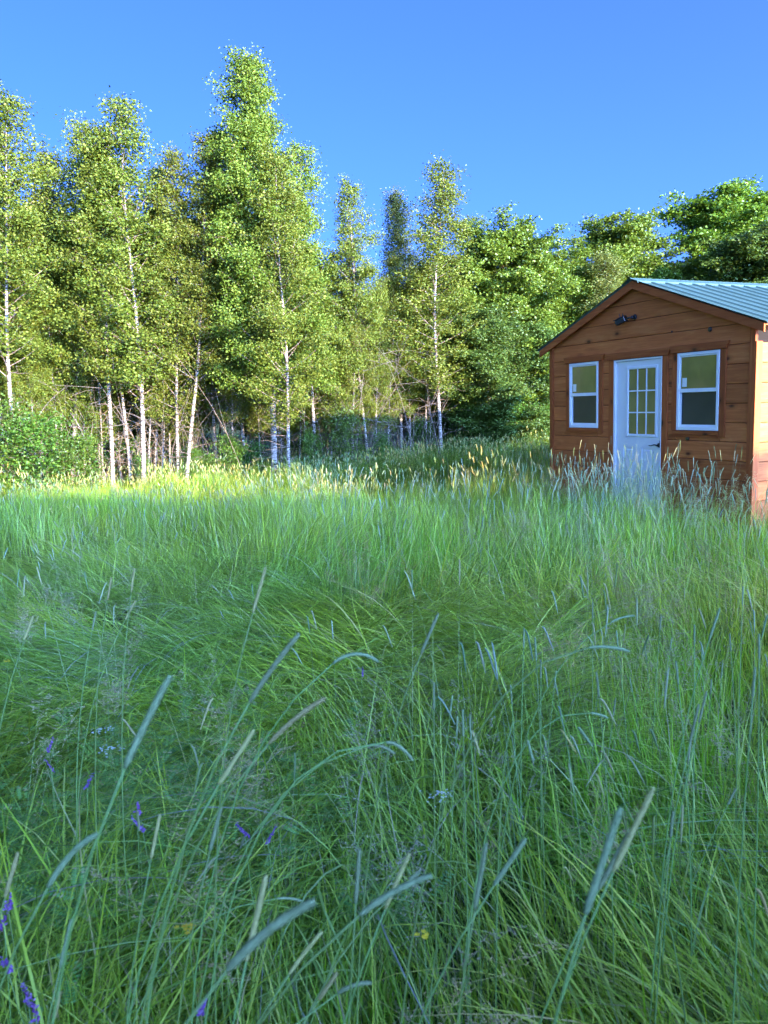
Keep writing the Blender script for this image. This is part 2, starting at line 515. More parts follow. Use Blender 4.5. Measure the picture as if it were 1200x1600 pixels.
# side wall boards, right side (sunlit) and left side, back
TOPS = 1.60
for side in (1, -1):
    v = VB
    while v < TOPS - .03:
        v1 = min(v + BH, TOPS + .02)
        xa, xb = (SHW + .001 - .02, SHW + .001 - .02 + .02) if side == 1 else (-.0, .02)
        # boards in two lengths butted, the joint staggered
        j = rnd.choice([1.9, 2.7, 3.3]) if side == 1 else SHL
        for y0, y1 in ((.075, j - .001), (j + .001, SHL - .075)):
            if y1 - y0 < .1: continue
            # build as a prism in the (y,z) plane, turned: chamfered outer edges
            lo, hi = zz(v) + .0015, zz(v1) - .0035
            xo = xb if side == 1 else xa; xi = xa if side == 1 else xb
            s = -.005 if side == 1 else .005
            V = [(xi, y0, lo), (xi, y1, lo), (xi, y1, hi), (xi, y0, hi),
                 (xo + s, y0, lo), (xo + s, y1, lo), (xo + s, y1, hi), (xo + s, y0, hi),
                 (xo, y0, lo + .005), (xo, y1, lo + .005), (xo, y1, hi - .005), (xo, y0, hi - .005)]
            F = [(0, 1, 2, 3), (8, 11, 10, 9)] + [(a, b, b + 4, a + 4) for a, b in ((0, 1), (1, 2), (2, 3), (3, 0))] + [(a + 4, b + 4, b + 8, a + 8) for a, b in ((0, 1), (1, 2), (2, 3), (3, 0))]
            me = bpy.data.meshes.new('siding_board'); me.from_pydata(V, [], F); me.materials.append(M_board_side)
            link('siding_board', me, shed)
        v = v1
box('corner_board', SHW + .001, SHW + .019, -.019, .07, 0, zz(TOPS) + .015, M_trim_v, shed, .002)
box('corner_board', SHW - .02, SHW + .019, SHL - .07, SHL + .01, 0, zz(TOPS) + .015, M_trim_v, shed)
# skids and blocks below
for x in (.35, SHW / 2, SHW - .35):
    box('skid', x - .07, x + .07, .05, SHL - .05, -.13, -.004, M_darkin, shed)
box('floor_rim', .02, SHW - .01, .03, SHL - .03, -.05, .018, M_darkin, shed)
for x in (.35, SHW / 2, SHW - .35):
    for y in (.4, SHL / 2, SHL - .4):
        box('support_block', x - .18, x + .18, y - .12, y + .12, -.30, -.133, plain('concrete_block', (.3, .29, .27), .9, .2, nscale=20) if 'concrete_block' not in bpy.data.materials else bpy.data.materials['concrete_block'], shed)

# rake boards (front and back) and eave pieces
def rake(y0, y1):
    for s in (-1, 1):
        ue = APX + s * (APX + EAVE)
        vt0, vt1 = roofv(APX) - .004, roofv(ue) - .004
        pts = [(APX, vt0), (APX, vt0 - .10), (ue, vt1 - .095), (ue, vt1)]
        prism('rake_board', [(a, zz(b)) for a, b in pts], y0, y1, M_trim_h, shed, .002)
rake(-OVER, -OVER + .02)
rake(SHL + OVER - .02, SHL + OVER)
for s in (-1, 1):   # soffit strips under the front overhang
    ue = APX + s * (APX + EAVE)
    pts = [(APX, roofv(APX) - .006), (APX, roofv(APX) - .03), (ue, roofv(ue) - .03), (ue, roofv(ue) - .006)]
    prism('soffit', [(a, zz(b)) for a, b in pts], -OVER + .022, -.022, M_trim_h, shed)
# rafter tails on the right eave and a fascia
for k in range(9):
    y = .02 + k * (SHL - .08) / 8
    ue = SHW + EAVE
    prism('rafter_tail', [(SHW + .002, zz(roofv(SHW)) - .006), (ue, zz(roofv(ue)) - .006), (ue, zz(roofv(ue)) - .085), (SHW + .002, zz(roofv(SHW)) - .11)], y, y + .038, M_tan, shed)
M_teal, nt, out = newmat('teal_roof_paint')
tc = nt.nodes.new('ShaderNodeTexCoord')
n1 = N(nt, 'ShaderNodeTexNoise', Scale=3.0, Detail=5.0); nt.links.new(tc.outputs['Object'], n1.inputs['Vector'])
c = mixc(nt, n1.outputs[0], (.040, .085, .080), (.062, .118, .110))
b = bsdf(nt, c, .32, .6)
nt.links.new(b.outputs[0], out.inputs[0])

def metal_roof():
    # ribbed sheet: ribs run down the slope, profile repeats every 0.2286 m; each panel 0.914 m wide
    prof = [(0, .020), (.018, .020), (.034, 0), (.078, 0), (.084, .004), (.094, .004), (.100, 0), (.130, 0), (.136, .004), (.146, .004), (.152, 0), (.196, 0), (.212, .020)]
    Y0, Y1 = -OVER - .02, SHL + OVER + .02
    PW = .2286 * 4
    for s in (-1, 1):
        k = 0; y = Y0
        while y < Y1 - .02:
            ye = min(y + PW, Y1)
            line = []
            for q in range(5):
                for a, h in prof:
                    yy = y + q * .2286 + a
                    if yy <= ye + 1e-6: line.append((yy, h))
            line.append((ye, line[-1][1] if line[-1][0] < ye - .001 else .020))
            V = []
            nrow = 2
            uw = EAVE + .03
            for r, u in enumerate((APX + s * .005, APX + s * (APX + uw))):
                for yy, h in line:
                    z = zz(roofv(u)) + .002 + h + k % 2 * .0006
                    V.append((u, yy, z))
            n = len(line)
            off = len(V)
            for r, u in enumerate((APX + s * .005, APX + s * (APX + uw))):
                for yy, h in line:
                    V.append((u, yy, zz(roofv(u)) + .001 + h - .0005 + k % 2 * .0006))
            F = []
            for i in range(n - 1):
                F.append((i, i + 1, n + i + 1, n + i))
                F.append((off + i + 1, off + i, off + n + i, off + n + i + 1))
                F.append((n + i, n + i + 1, off + n + i + 1, off + n + i))
            me = bpy.data.meshes.new('roof_panel'); me.from_pydata(V, [], F); me.materials.append(M_teal)
            o = link('roof_panel', me, shed)
            y = ye; k += 1
    # ridge cap, bent sheet with hemmed edges
    pr = [(-.15, 0), (-.14, .022), (-.02, .022 + .12 * SLOPE), (0, .034 + .12 * SLOPE), (.02, .022 + .12 * SLOPE), (.14, .022), (.15, 0)]
    V = []
    zr = zz(roofv(APX)) - .14 * SLOPE + .004
    for yy in (Y0 - .015, Y1 + .015):
        for a, h in pr: V.append((APX + a, yy, zr + h))
        for a, h in pr: V.append((APX + a, yy, zr + h - .003))
    F = []
    n = len(pr)
    for i in range(n - 1):
        F.append((i, i + 1, 2 * n + i + 1, 2 * n + i))
        F.append((n + i + 1, n + i, 3 * n + i, 3 * n + i + 1))
        F.append((i + 1, i, n + i, n + i + 1)); F.append((2 * n + i, 2 * n + i + 1, 3 * n + i + 1, 3 * n + i))
    me = bpy.data.meshes.new('ridge_cap'); me.from_pydata(V, [], F); me.materials.append(M_teal)
    link('ridge_cap', me, shed)
metal_roof()

# windows
def window(u0, u1, sticker_u):
    z0, z1 = zz(WB), zz(WT)
    w = empty('window'); w.parent = shed
    fw = .036
    # outer frame four rails
    yF = -.022
    box('frame', u0, u0 + fw, yF, .016, z0, z1, M_white, w, .003)
    box('frame', u1 - fw, u1, yF, .016, z0, z1, M_white, w, .003)
    box('frame', u0 + fw, u1 - fw, yF, .016, z1 - fw, z1, M_white, w, .003)
    box('frame', u0 + fw, u1 - fw, yF, .016, z0, z0 + fw + .008, M_white, w, .003)
    zm = (z0 + z1) / 2 + .012
    a, b_ = u0 + fw, u1 - fw
    # meeting rail and upper sash
    box('meeting_rail', a, b_, yF + .006, .014, zm - .022, zm + .022, M_white, w, .003)
    s = .016
    box('sash', a, a + s, yF + .012, .014, zm + .022, z1 - fw, M_white, w)
    box('sash', b_ - s, b_, yF + .012, .014, zm + .022, z1 - fw, M_white, w)
    box('sash', a + s, b_ - s, yF + .012, .014, z1 - fw - s, z1 - fw, M_white, w)
    box('pane', a + s, b_ - s, -.004, .002, zm + .022, z1 - fw - s, M_pane, w)
    # lower sash sits deeper, with a dark gasket and an insect screen
    z0b = z0 + fw + .008
    box('sash', a, a + s + .012, .0, .014, z0b, zm - .022, M_white, w)
    box('sash', b_ - s, b_, .0, .014, z0b, zm - .022, M_white, w)
    box('sash', a + s + .012, b_ - s, .0, .014, z0b, z0b + .022, M_white, w)
    box('insect_screen', a + s + .012, b_ - s, .008, .012, z0b + .022, zm - .022, M_screen, w)
    box('gasket', a + s + .012, a + s + .018, .002, .008, z0b + .022, zm - .022, M_rubber, w)
    box('sticker', a + s + .02, a + s + .09, -.0052, -.0042, zm + .045, zm + .15, M_sticker, w)
    # wooden casing: jambs, flared head piece, flared apron
    g = .002
    cs = CS
    box('casing', u0 - cs, u0 - g, -.016, .0, z0 - .004, z1 + .004, M_trim_v, w, .002)
    box('casing', u1 + g, u1 + cs, -.016, .0, z0 - cs + .01, z1 + .004, M_trim_v, w, .002)
    prism('casing', [(u0 - cs - .005, z1 + .006), (u1 + cs + .003, z1 + .006), (u1 + cs + .04, z1 + .09), (u0 - cs - .035, z1 + .09)], -.034, .0, M_trim_h, w, .002)
    prism('casing', [(u0 - cs + .02, z0 - .006), (u1 - g, z0 - .006), (u1 - g, z0 - .055), (u0 - cs + .02, z0 - .055)], -.026, .0, M_trim_h, w, .002)
    prism('casing', [(u0 - cs - .02, z0 - .085), (u0 - cs + .03, z0 - .057), (u1 - g, z0 - .057), (u1 - g, z0 - .085)], -.012, .0, M_trim_h, w, .001)
    return w
w1 = window(wins[0][0], wins[0][1], 0)
w2 = window(wins[1][0], wins[1][1], 0)

# door
def door():
    z0, z1 = .02, zz(DT)
    fr = empty('door_frame'); fr.parent = shed
    # white jambs & head, deeper than the slab
    box('jamb', DL, DL + .036, -.020, .06, z0, z1, M_white, fr, .002)
    box('jamb', DR - .014, DR, -.020, .06, z0, z1, M_white, fr, .002)
    box('door_head', DL + .036, DR - .014, -.020, .06, z1 - .022, z1, M_white, fr, .002)
    box('threshold', DL - .01, DR + .01, -.05, .07, -.02, z0, plain('aluminium', (.5, .5, .5), .4, .5, 1.0), fr)
    # brown casing
    box('casing', DL - .10, DL - .002, -.018, .0, -.01, z1 + .004, M_trim_v, fr, .002)
    box('casing', DR + .002, DR + .095, -.018, .0, -.01, z1 + .004, M_trim_v, fr, .002)
    prism('casing', [(DL - .12, z1 + .006), (DR + .098, z1 + .006), (DR + .15, z1 + .092), (DL - .165, z1 + .092)], -.036, .0, M_trim_h, fr, .002)
    d = empty('door'); d.parent = shed
    a, b_ = DL + .040, DR - .017
    yF = .004
    zt = z1 - .026
    La, Lb = 1.655, 2.215      # lite frame in u
    Lz0, Lz1 = zz(.545), zz(1.455)
    # slab as rails and stiles round the glass and the two raised panels
    P1 = (a + .14, a + .14 + .205); P2 = (b_ - .135 - .205, b_ - .135)
    Pz0, Pz1 = .19, zz(.41)
    def sl(x0, x1, zz0, zz1): box('door_rail', x0, x1, yF, .045, zz0, zz1, M_door, d)
    g = .03
    box('stile', a, La + g, yF, .045, Lz0 + g, zt, M_door, d)
    box('stile', Lb - g, b_, yF, .045, Lz0 + g, zt, M_door, d)
    sl(La + g, Lb - g, Lz1 - g, zt)
    sl(a, b_, Pz1, Lz0 + g)
    sl(a, P1[0], Pz0, Pz1); sl(P1[1], P2[0], Pz0, Pz1); sl(P2[1], b_, Pz0, Pz1); sl(a, b_, z0 + .003, Pz0)
    for p0, p1 in (P1, P2):   # recessed field and raised centre with bevels
        box('door_panel', p0, p1, .016, .043, Pz0, Pz1, M_door, d)
        prism('raised_panel', [(p0 + .028, Pz0 + .028), (p1 - .028, Pz0 + .028), (p1 - .028, Pz1 - .028), (p0 + .028, Pz1 - .028)], .006, .018, M_door, d, .01)
    li = empty('door_light'); li.parent = d
    fwid = .038
    for x0, x1, q0, q1 in ((La, La + fwid, Lz0, Lz1), (Lb - fwid, Lb, Lz0, Lz1), (La + fwid, Lb - fwid, Lz1 - fwid, Lz1), (La + fwid, Lb - fwid, Lz0, Lz0 + fwid)):
        box('door_light_frame', x0, x1, -.008, .008, q0, q1, M_door, d, .007)
    gx0, gx1, gz0, gz1 = La + fwid, Lb - fwid, Lz0 + fwid, Lz1 - fwid
    mw = .008
    xs = [gx0 + (gx1 - gx0) * i / 3 for i in range(4)]; zs = [gz0 + (gz1 - gz0) * i / 3 for i in range(4)]
    for i in range(3):
        for j in range(3):
            box('door_pane', xs[i], xs[i + 1] - .0004, .008 + rnd.uniform(0, .0004), .012, zs[j], zs[j + 1] - .0004, M_pane, d)
    for i in (1, 2): box('muntin', xs[i] - mw, xs[i] + mw, .0, .0078, gz0, gz1, M_white, d)
    for j in (1, 2): box('muntin', gx0, gx1, .001, .0078, zs[j] - mw, zs[j] + mw, M_white, d)
    bpy.data.objects.remove(li)
    # lever handle: rose plate and wavy lever pointing left
    hz = zz(.45); hx = b_ - .05
    gb = GB()
    an = np.linspace(0, 2 * np.pi, 20, endpoint=False)
    gb.tube([(hx + .015, .004, hz), (hx + .015, -.006, hz)], [.028, .026], 16)
    gb.tube([(hx + .015, -.006, hz), (hx + .015, -.045, hz)], [.011, .010], 10)
    t = np.linspace(0, 1, 12)
    gb.tube(np.stack([hx + .022 - t * .135, -.045 + 0 * t, hz + .007 * np.sin(t * 6.0)], -1), .0095 - .004 * t, 8)
    link('handle', gb.mesh('handle', [M_black], True), d)
    box('strike_plate', b_ - .003, b_ + .002, -.021, .003, hz - .03, hz + .06, M_black, d)
door()

# knots that stand out on the gable boards
def knot(u, v, r, ry):
    gb = GB()
    an = np.linspace(0, np.pi / 2, 4)
    gb.tube([(u, -.001, zz(v)), (u, -.006, zz(v)), (u, -.010, zz(v)), (u, -.012, zz(v))], [r, r * .95, r * .7, r * .3], 10)
    me = gb.mesh('knot', [M_knot], True)
    link('knot', me, shed)
knot(3.02, 1.80, .030, .035)
knot(2.72, .55, .03, .02)
knot(2.44, 1.83, .013, .012)
knot(3.60, 1.70, .008, .01)

# gable security camera: round base, arm, ball, boxy body with hood and fins
def seccam():
    # mount on the gable
    mu, mv = 1.80, 2.075
    loc = Vector((mu, -.002, zz(mv)))
    r = empty('security_camera'); 
    r.matrix_basis = shed.matrix_basis @ Matrix.Translation(loc)
    r.scale = (.8, .8, .8)
    tag(r, 'black security camera on a jointed arm mounted on the shed gable', 'camera')
    gb = GB(); gb.tube([(0, -.001, 0), (0, -.012, 0), (0, -.020, 0), (0, -.022, 0)], [.045, .045, .036, .018], 18)
    link('mounting_plate', gb.mesh('mounting_plate', [M_black], True), r)
    gb = GB()
    gb.tube([(0, -.018, 0), (-.005, -.05, -.002), (-.04, -.075, -.006), (-.10, -.085, -.012), (-.13, -.09, -.02)], [.016, .016, .014, .013, .013], 10)
    gb.tube([(-.012, -.04, -.028), (-.012, -.045, .026)], [.017, .017], 10)
    link('arm', gb.mesh('arm', [M_black], True), r)
    body = empty('camera_body', (-.20, -.105, -.035)); body.parent = r
    body.rotation_euler = (math.radians(8), math.radians(-20), math.radians(18))
    box('housing', -.085, .085, -.05, .05, -.045, .045, M_black, body, .010)
    box('hood', -.11, .085, -.056, .056, .046, .054, M_black, body, .002)
    gb = GB(); gb.tube([(-.083, 0, 0), (-.10, 0, 0), (-.101, 0, 0)], [.036, .036, .028], 16)
    link('lens', gb.mesh('lens', [plain('lens_glass', (.02, .02, .03), .08, .8)], True), body)
    for dx, L in ((.0, .07), (.055, .05)):
        gb = GB(); gb.tube([(dx, 0, .05), (dx + .004, 0, .07), (dx + .01, 0, .05 + L)], [.012, .008, .003], 8)
        link('antenna', gb.mesh('antenna', [M_black], True), body)
seccam()
# ------------------------------------------------------------------ trees
def leaf_quads(C, size, hang=.5, flat=0.0, r=rng):
    """rhombus leaves at centres C; hang tilts their long axis down, flat turns faces up"""
    n = len(C)
    d = r.normal(size=(n, 3)); d[:, 2] = d[:, 2] * .6 - hang
    d /= np.linalg.norm(d, axis=1)[:, None]
    nn = r.normal(size=(n, 3)); nn[:, 2] += flat * 2.2
    nn -= (nn * d).sum(1)[:, None] * d
    nn /= np.linalg.norm(nn, axis=1)[:, None] + 1e-9
    s = np.cross(d, nn)
    L = size * r.uniform(.6, 1.25, n)[:, None]
    W = L * .36
    V = np.stack([C - d * L * .5, C + s * W - d * L * .08 + nn * L * .06, C + d * L * .5, C - s * W - d * L * .08 + nn * L * .06], 1)
    F = np.arange(n * 4).reshape(n, 4)
    return V.reshape(-1, 3), F

def make_tree(kind, H=10.0, W=1.6, start=.3, nl=80, leaf=.075, per=260, seed=0, upsweep=.9, mats=None, top=.12, layered=0.0, rtr=.048):
    """returns (trunk mesh, branches mesh, crown mesh); W is the crown radius at its widest"""
    r = np.random.default_rng(seed)
    bark, twig, lf = mats
    n = 14
    t = np.linspace(0, 1, n)
    ph = r.uniform(0, 6.3, 4)
    bend = np.stack([np.sin(t * 3.1 + ph[0]) - np.sin(ph[0]), np.sin(t * 2.7 + ph[1]) - np.sin(ph[1])], -1) * r.uniform(.06, .2)
    bend += np.stack([np.sin(t * 9 + ph[2]) - np.sin(ph[2]), np.sin(t * 8 + ph[3]) - np.sin(ph[3])], -1) * .03
    P = np.stack([bend[:, 0], bend[:, 1], t * H * .97], -1)
    R = rtr * (1 - t) ** .85 + .007
    R[0] *= 1.35
    P[0, 2] = -.15
    g = GB(); g.tube(P, R, 9)
    gb = GB(); Cs = []
    def trunk_at(h):
        return np.array([np.interp(h, P[:, 2] / H, P[:, 0]), np.interp(h, P[:, 2] / H, P[:, 1]), h * H])
    az = r.uniform(0, 6.28)
    for i in range(nl):
        f = (i + r.uniform(0, 1)) / nl
        h = start + (1 - start - .015) * f ** .9
        az += 2.4 + r.normal() * .5
        # crown profile
        q = (h - start) / (1 - start)
        if kind == 'round': prof = math.sqrt(max(0, 1 - (2 * q - .9) ** 2 / 1.3)) if q < .97 else .3
        elif kind == 'cone': prof = (1 - q) ** .62 * (.55 + .45 * min(1, q * 4))
        else: prof = (1 - q) ** .8 * (1 - .3 * (1 - q)) * 1.25 * (.6 + .4 * min(1, q * 3.2))
        L = W * (prof * r.uniform(.55, 1.2) + top)
        o = trunk_at(h)
        el = upsweep * (1.0 - .3 * (1 - q)) + r.normal() * .15
        if kind == 'round': el = .25 + .9 * q + r.normal() * .15
        m = 7
        s = np.linspace(0, 1, m)
        hd = np.array([math.cos(az), math.sin(az)])
        e = el + (s - .5) * (-.5 if kind == 'round' else .25)
        step = L / (m - 1)
        B = [o]
        for k in range(1, m):
            hd2 = hd + r.normal(size=2) * .12; hd2 /= np.linalg.norm(hd2)
            B.append(B[-1] + step * np.array([hd2[0] * math.cos(e[k]), hd2[1] * math.cos(e[k]), math.sin(e[k])]) * 1.15)
        B = np.array(B)
        r0 = min(.35 * np.interp(h, t, R), .006 + L * .009)
        gb.tube(B, np.linspace(r0, .003, m), 5, False)
        nt_ = max(3, int(5 * L / .8))
        for j in range(nt_):
            u = r.uniform(.2, 1.0) ** .8
            c = np.array([np.interp(u, s, B[:, k]) for k in range(3)])
            tl = r.uniform(.12, .34) * (1 if kind != 'round' else 1.7) * min(1.3, .5 + L)
            td = np.array([math.cos(az + r.normal() * 1.1), math.sin(az + r.normal() * 1.1), r.normal() * .35 + (.15 if kind != 'round' else 0)])
            td /= np.linalg.norm(td)
            q1 = c + td * tl
            if r.uniform() < .6:
                gb.tube([c, (c + q1) / 2 + r.normal(size=3) * .02, q1], [.005, .003, .002], 3, False)
            cnt = int(per / nl * 3.2 * r.uniform(.5, 1.4) * (tl / .25) ** .8)
            w_ = r.uniform(0, 1.15, cnt)[:, None]
            spread = .125 if kind != 'round' else .16
            sc = np.array([1, 1, .8 - .45 * layered])
            Cs.append(c + (q1 - c) * w_ + r.normal(size=(cnt, 3)) * spread * sc)
    # leader leaves
    Cs.append(np.stack([np.interp(np.linspace(.88, 1, 90), t, P[:, k]) for k in range(3)], -1) + r.normal(size=(90, 3)) * .07)
    C = np.concatenate(Cs)
    V, F = leaf_quads(C, leaf, hang=.55 if kind != 'round' else .15, flat=.35 + layered * .4, r=r)
    cm = np_mesh('crown', V, F.ravel(), np.full(len(F), 4), [lf])
    # dead bare twigs low on the trunk
    for i in range(int(13 * (kind != 'round')) + 3):
        h = r.uniform(.06, start + .12); a = r.uniform(0, 6.28); o = trunk_at(h); L = r.uniform(.25, .9)
        d = np.array([math.cos(a), math.sin(a), r.uniform(-.1, .5)])
        pts = [o + d * L * k / 4 + r.normal(size=3) * .03 * k / 2 for k in range(5)]; pts[0] = o
        gb.tube(pts, np.linspace(.008, .002, 5), 4, False)
    return g.mesh('trunk', [bark], True), gb.mesh('branches', [twig], False), cm, H

TB = (M_birch_bark, M_twig, M_birch_leaf)
TREES = {}
BIRCH = []
for k, (nl_, W_, st_, kind_) in enumerate([(80, 1.25, .24, 'col'), (75, 1.1, .30, 'col'), (85, 1.3, .22, 'cone'), (72, 1.15, .32, 'col'), (80, 1.2, .20, 'cone')]):
    BIRCH.append(make_tree(kind_, 10, W_, st_, nl_, .066, 1750, 100 + k, .95, TB, .16))
BIG = make_tree('col', 12, 1.9, .20, 150, .068, 3900, 77, 1.0, TB, .14, rtr=.085)
POPLAR = make_tree('col', 10, .8, .40, 80, .06, 2300, 55, 1.1, (M_birch_bark, M_twig, M_poplar_leaf), .2)
MAPLE = [make_tree('round', 9, 2.3, .14, 80, .12, 1500, 200 + k, .6, (M_grey_bark, M_twig, M_maple_leaf), .25, .7, .09) for k in range(3)]
DARK = [make_tree('round', 8, 2.0, .05, 80, .115, 1500, 300 + k, .5, (M_grey_bark, M_twig, M_dark_leaf), .3, .7, .08) for k in range(2)]
SHRUB = [make_tree('round', 2.2, .5, .08, 34, .075, 420, 400 + k, .5, (M_grey_bark, M_twig, M_shrub_leaf), .5, .6, .02) for k in range(3)]

def plant(src, name, X, Y, H, lean=(0, 0), wide=1.0, label=None, cat='tree', group=None, rz=None):
    tm, bm_, cm, h0 = src
    z = float(ground(X, Y))
    root = empty(name, (X, Y, z))
    s = H / h0
    root.scale = (s ** .6 * wide, s ** .6 * wide, s)
    rot = Euler((math.atan2(-lean[1], H), math.atan2(lean[0], H), 0)).to_matrix().to_4x4() @ Matrix.Rotation(rz if rz is not None else rnd.uniform(0, 6.28), 4, 'Z')
    root.rotation_euler = rot.to_euler()
    tag(root, label, cat, group)
    for nm, me in (('trunk', tm), ('branches', bm_), ('crown', cm)):
        p_ = link(nm, me, root)
        if nm != 'trunk': p_['kind'] = 'stuff'
    return root

# (base px, distance, tip px, tip py, source, width, name, label)
front = [
 (-52, 17.5, -62, 175, BIRCH[2], 1.1, 'birch_tree', 'birch whose crown only just reaches in at the left edge of the photo'),
 (4, 18.0, -6, 215, BIRCH[0], 1.0, 'birch_tree', 'thin birch trunk at the very left edge behind the leafy bush'),
 (17, 17.0, 42, 160, BIRCH[3], 1.1, 'birch_tree', 'birch with a pointed open top, first tall top from the left edge'),
 (62, 19.5, 78, 232, BIRCH[1], 1.1, 'birch_tree', 'birch rising out of the leafy bush, its top lower than its neighbours'),
 (108, 18.5, 128, 186, BIRCH[4], 1.0, 'birch_tree', 'birch with a pale trunk just right of the leafy bush'),
 (172, 17.4, 148, 195, BIRCH[1], 1.1, 'birch_tree', 'birch with a bare trunk leaning left beside the tangle of dead twigs'),
 (201, 17.8, 178, 240, BIRCH[3], .9, 'birch_tree', 'white birch trunk bending left, right of the dead twig tangle'),
 (221, 17.2, 213, 158, BIRCH[0], 1.15, 'birch_tree', 'slender birch with the second tallest top of the left group'),
 (238, 18.6, 246, 262, BIRCH[1], .8, 'birch_tree', 'thin straight birch trunk left of the close white pair'),
 (275, 17.6, 262, 235, BIRCH[4], .9, 'birch_tree', 'white birch trunk, left one of the close pair'),
 (287, 17.3, 305, 203, BIRCH[3], .95, 'birch_tree', 'white birch trunk, right one of the close pair'),
 (338, 19.0, 335, 262, BIRCH[2], 1.0, 'birch_tree', 'birch half hidden in leaves left of the tallest birch'),
 (383, 18.4, 352, 205, BIRCH[1], .9, 'birch_tree', 'thin birch stem close to the foot of the tallest birch'),
 (427, 17.0, 386, 95, BIG, 1.0, 'birch_tree', 'tallest birch with a full pointed crown standing above all others'),
 (449, 16.3, 445, 240, BIRCH[4], 1.0, 'birch_tree', 'birch with a thick bright white foot just right of the tallest birch'),
 (492, 17.6, 487, 232, BIRCH[0], .95, 'birch_tree', 'birch with a blunt top on the right shoulder of the tallest birch'),
 (530, 18.0, 524, 400, BIRCH[2], .9, 'birch_tree', 'short leafy birch before the gap in the treetops'),
 (577, 18.0, 556, 294, BIRCH[3], .85, 'birch_tree', 'birch with a small open top seen against blue sky in the gap'),
 (628, 19.2, 616, 300, POPLAR, 1.0, 'poplar_tree', 'narrow pale poplar standing alone against the sky'),
 (652, 20.5, 650, 420, BIRCH[2], .9, 'birch_tree', 'low birch between the poplar and the lone white trunk'),
 (690, 18.3, 688, 265, BIRCH[0], 1.15, 'birch_tree', 'birch with a lone straight white trunk at the edge of the dark leaves'),
 (745, 20.5, 745, 345, BIRCH[2], 1.0, 'birch_tree', 'leafy birch right of the lone white trunk'),
 (798, 20.5, 785, 326, MAPLE[0], .9, 'maple_tree', 'bright green maple with a ragged top left of the shed'),
 (842, 21.5, 845, 362, MAPLE[1], 1.0, 'maple_tree', 'broad yellow green maple next to the shed eave'),
 (770, 19.0, 765, 470, DARK[0], .9, 'maple_tree', 'low dark maple under the ragged top'),
 (838, 19.5, 835, 500, DARK[1], .9, 'maple_tree', 'low dark maple closest to the shed wall'),
 (718, 20.5, 712, 500, DARK[1], .8, 'maple_tree', 'low dark maple behind the lone white trunk'),
 (905, 25.0, 905, 402, MAPLE[2], .8, 'maple_tree', 'green maple behind the left eave of the shed'),
 (938, 20.5, 930, 398, POPLAR, 1.5, 'poplar_tree', 'pale yellowish poplar just above the shed gable'),
 (985, 25.5, 975, 314, MAPLE[0], 1.0, 'maple_tree', 'dome shaped maple behind the shed ridge'),
 (1050, 25.0, 1045, 400, MAPLE[1], .8, 'maple_tree', 'lower maple between the two tall crowns behind the roof'),
 (1112, 26.5, 1122, 280, MAPLE[2], 1.15, 'maple_tree', 'tallest maple with a leaning top above the metal roof'),
 (1200, 23.0, 1203, 335, DARK[0], 1.15, 'maple_tree', 'dark green maple cut by the right edge of the photo'),
 (1290, 24.0, 1290, 300, MAPLE[1], 1.0, 'maple_tree', None),
 (1390, 24.0, 1390, 290, MAPLE[0], 1.0, 'maple_tree', None),
]
def edge_plant(bx, Y, tx, ty, src, wide, name, label, rz=None, group=None):
    b = ray(bx, 720); X = b[0] / b[1] * Y
    tpt = at_depth(tx, ty, Y)
    z = float(ground(X, Y))
    H = tpt[2] - z
    if name == 'maple_tree': H *= .83
    return plant(src, name, X, Y, H, (tpt[0] - X, 0), wide, label, 'tree', group, rz)
for i, a in enumerate(front):
    lab = a[7] or 'leafy maple beyond the right edge behind the shed'
    edge_plant(*a[:7], lab, group='birches and maples along the meadow edge')

# thin young birches between the larger trunks
for i, px in enumerate([28, 84, 128, 152, 186, 212, 229, 250, 262, 300, 318, 346, 362, 408, 438, 464, 520, 548, 590, 604, 642, 668, -20, 50, 158, 98]):
    Yk = 17.8 + (i * 37 % 17) / 8
    edge_plant(px, Yk, px - 14 + (i * 29 % 23), 385 + (i * 53 % 90), BIRCH[(i * 2 + 1) % 5], .62, 'birch_tree', 'thin young birch squeezed between larger trunks at the edge of the wood', group='thin young birches between the trunks')

# second and third rows, deeper in the wood
rr = random.Random(5)
k = 0
def top_line(x):   # height of the wood's skyline in photo px, kept a little lower than the front tops
    return 45 + np.interp(x, [-400, 0, 130, 220, 300, 375, 470, 520, 560, 640, 700, 780, 880, 960, 1110, 1200, 1500], [260, 240, 245, 240, 270, 250, 310, 375, 365, 375, 330, 350, 420, 370, 350, 380, 360])
for row, (Y0, n, dx) in enumerate([(21.5, 30, 46), (26, 24, 62), (31, 20, 78)]):
    for i in range(n):
        px = -330 + i * (1560 if row else 1330) / n + rr.uniform(-16, 16)
        Y = Y0 + rr.uniform(-1.4, 1.8) + (4 if px > 850 else 0)
        kind = 'birch' if px < 700 and rr.random() < (.72 if row == 0 else .5) else 'maple'
        src = rr.choice(BIRCH) if kind == 'birch' else (rr.choice(DARK + MAPLE[:1]) if px < 860 else rr.choice(MAPLE + DARK))
        ty = float(top_line(px)) + rr.uniform(0, 60) + row * 10
        edge_plant(px, Y, px + rr.uniform(-10, 10), ty, src, 1.0 if kind == 'birch' else .95, kind + '_tree',
                   'birch deeper in the wood, hidden behind the front row' if kind == 'birch' else 'dark maple deeper in the wood, mostly hidden by other trees', rr.uniform(0, 6), 'trees deeper in the wood')
# trees of the same wood beyond the left edge of the frame
for X, Y in [(-12.5, 15), (-15, 17.5), (-15.5, 13), (-18.5, 15.5), (-18, 11), (-21, 12.5), (-21, 8), (-24, 10), (-13.5, 20)]:
    plant(rr.choice(BIRCH + MAPLE[:1]), 'birch_tree', X, Y, rr.uniform(9, 12), label='tree of the wood beyond the left edge of the photo', group='trees beyond the left edge')
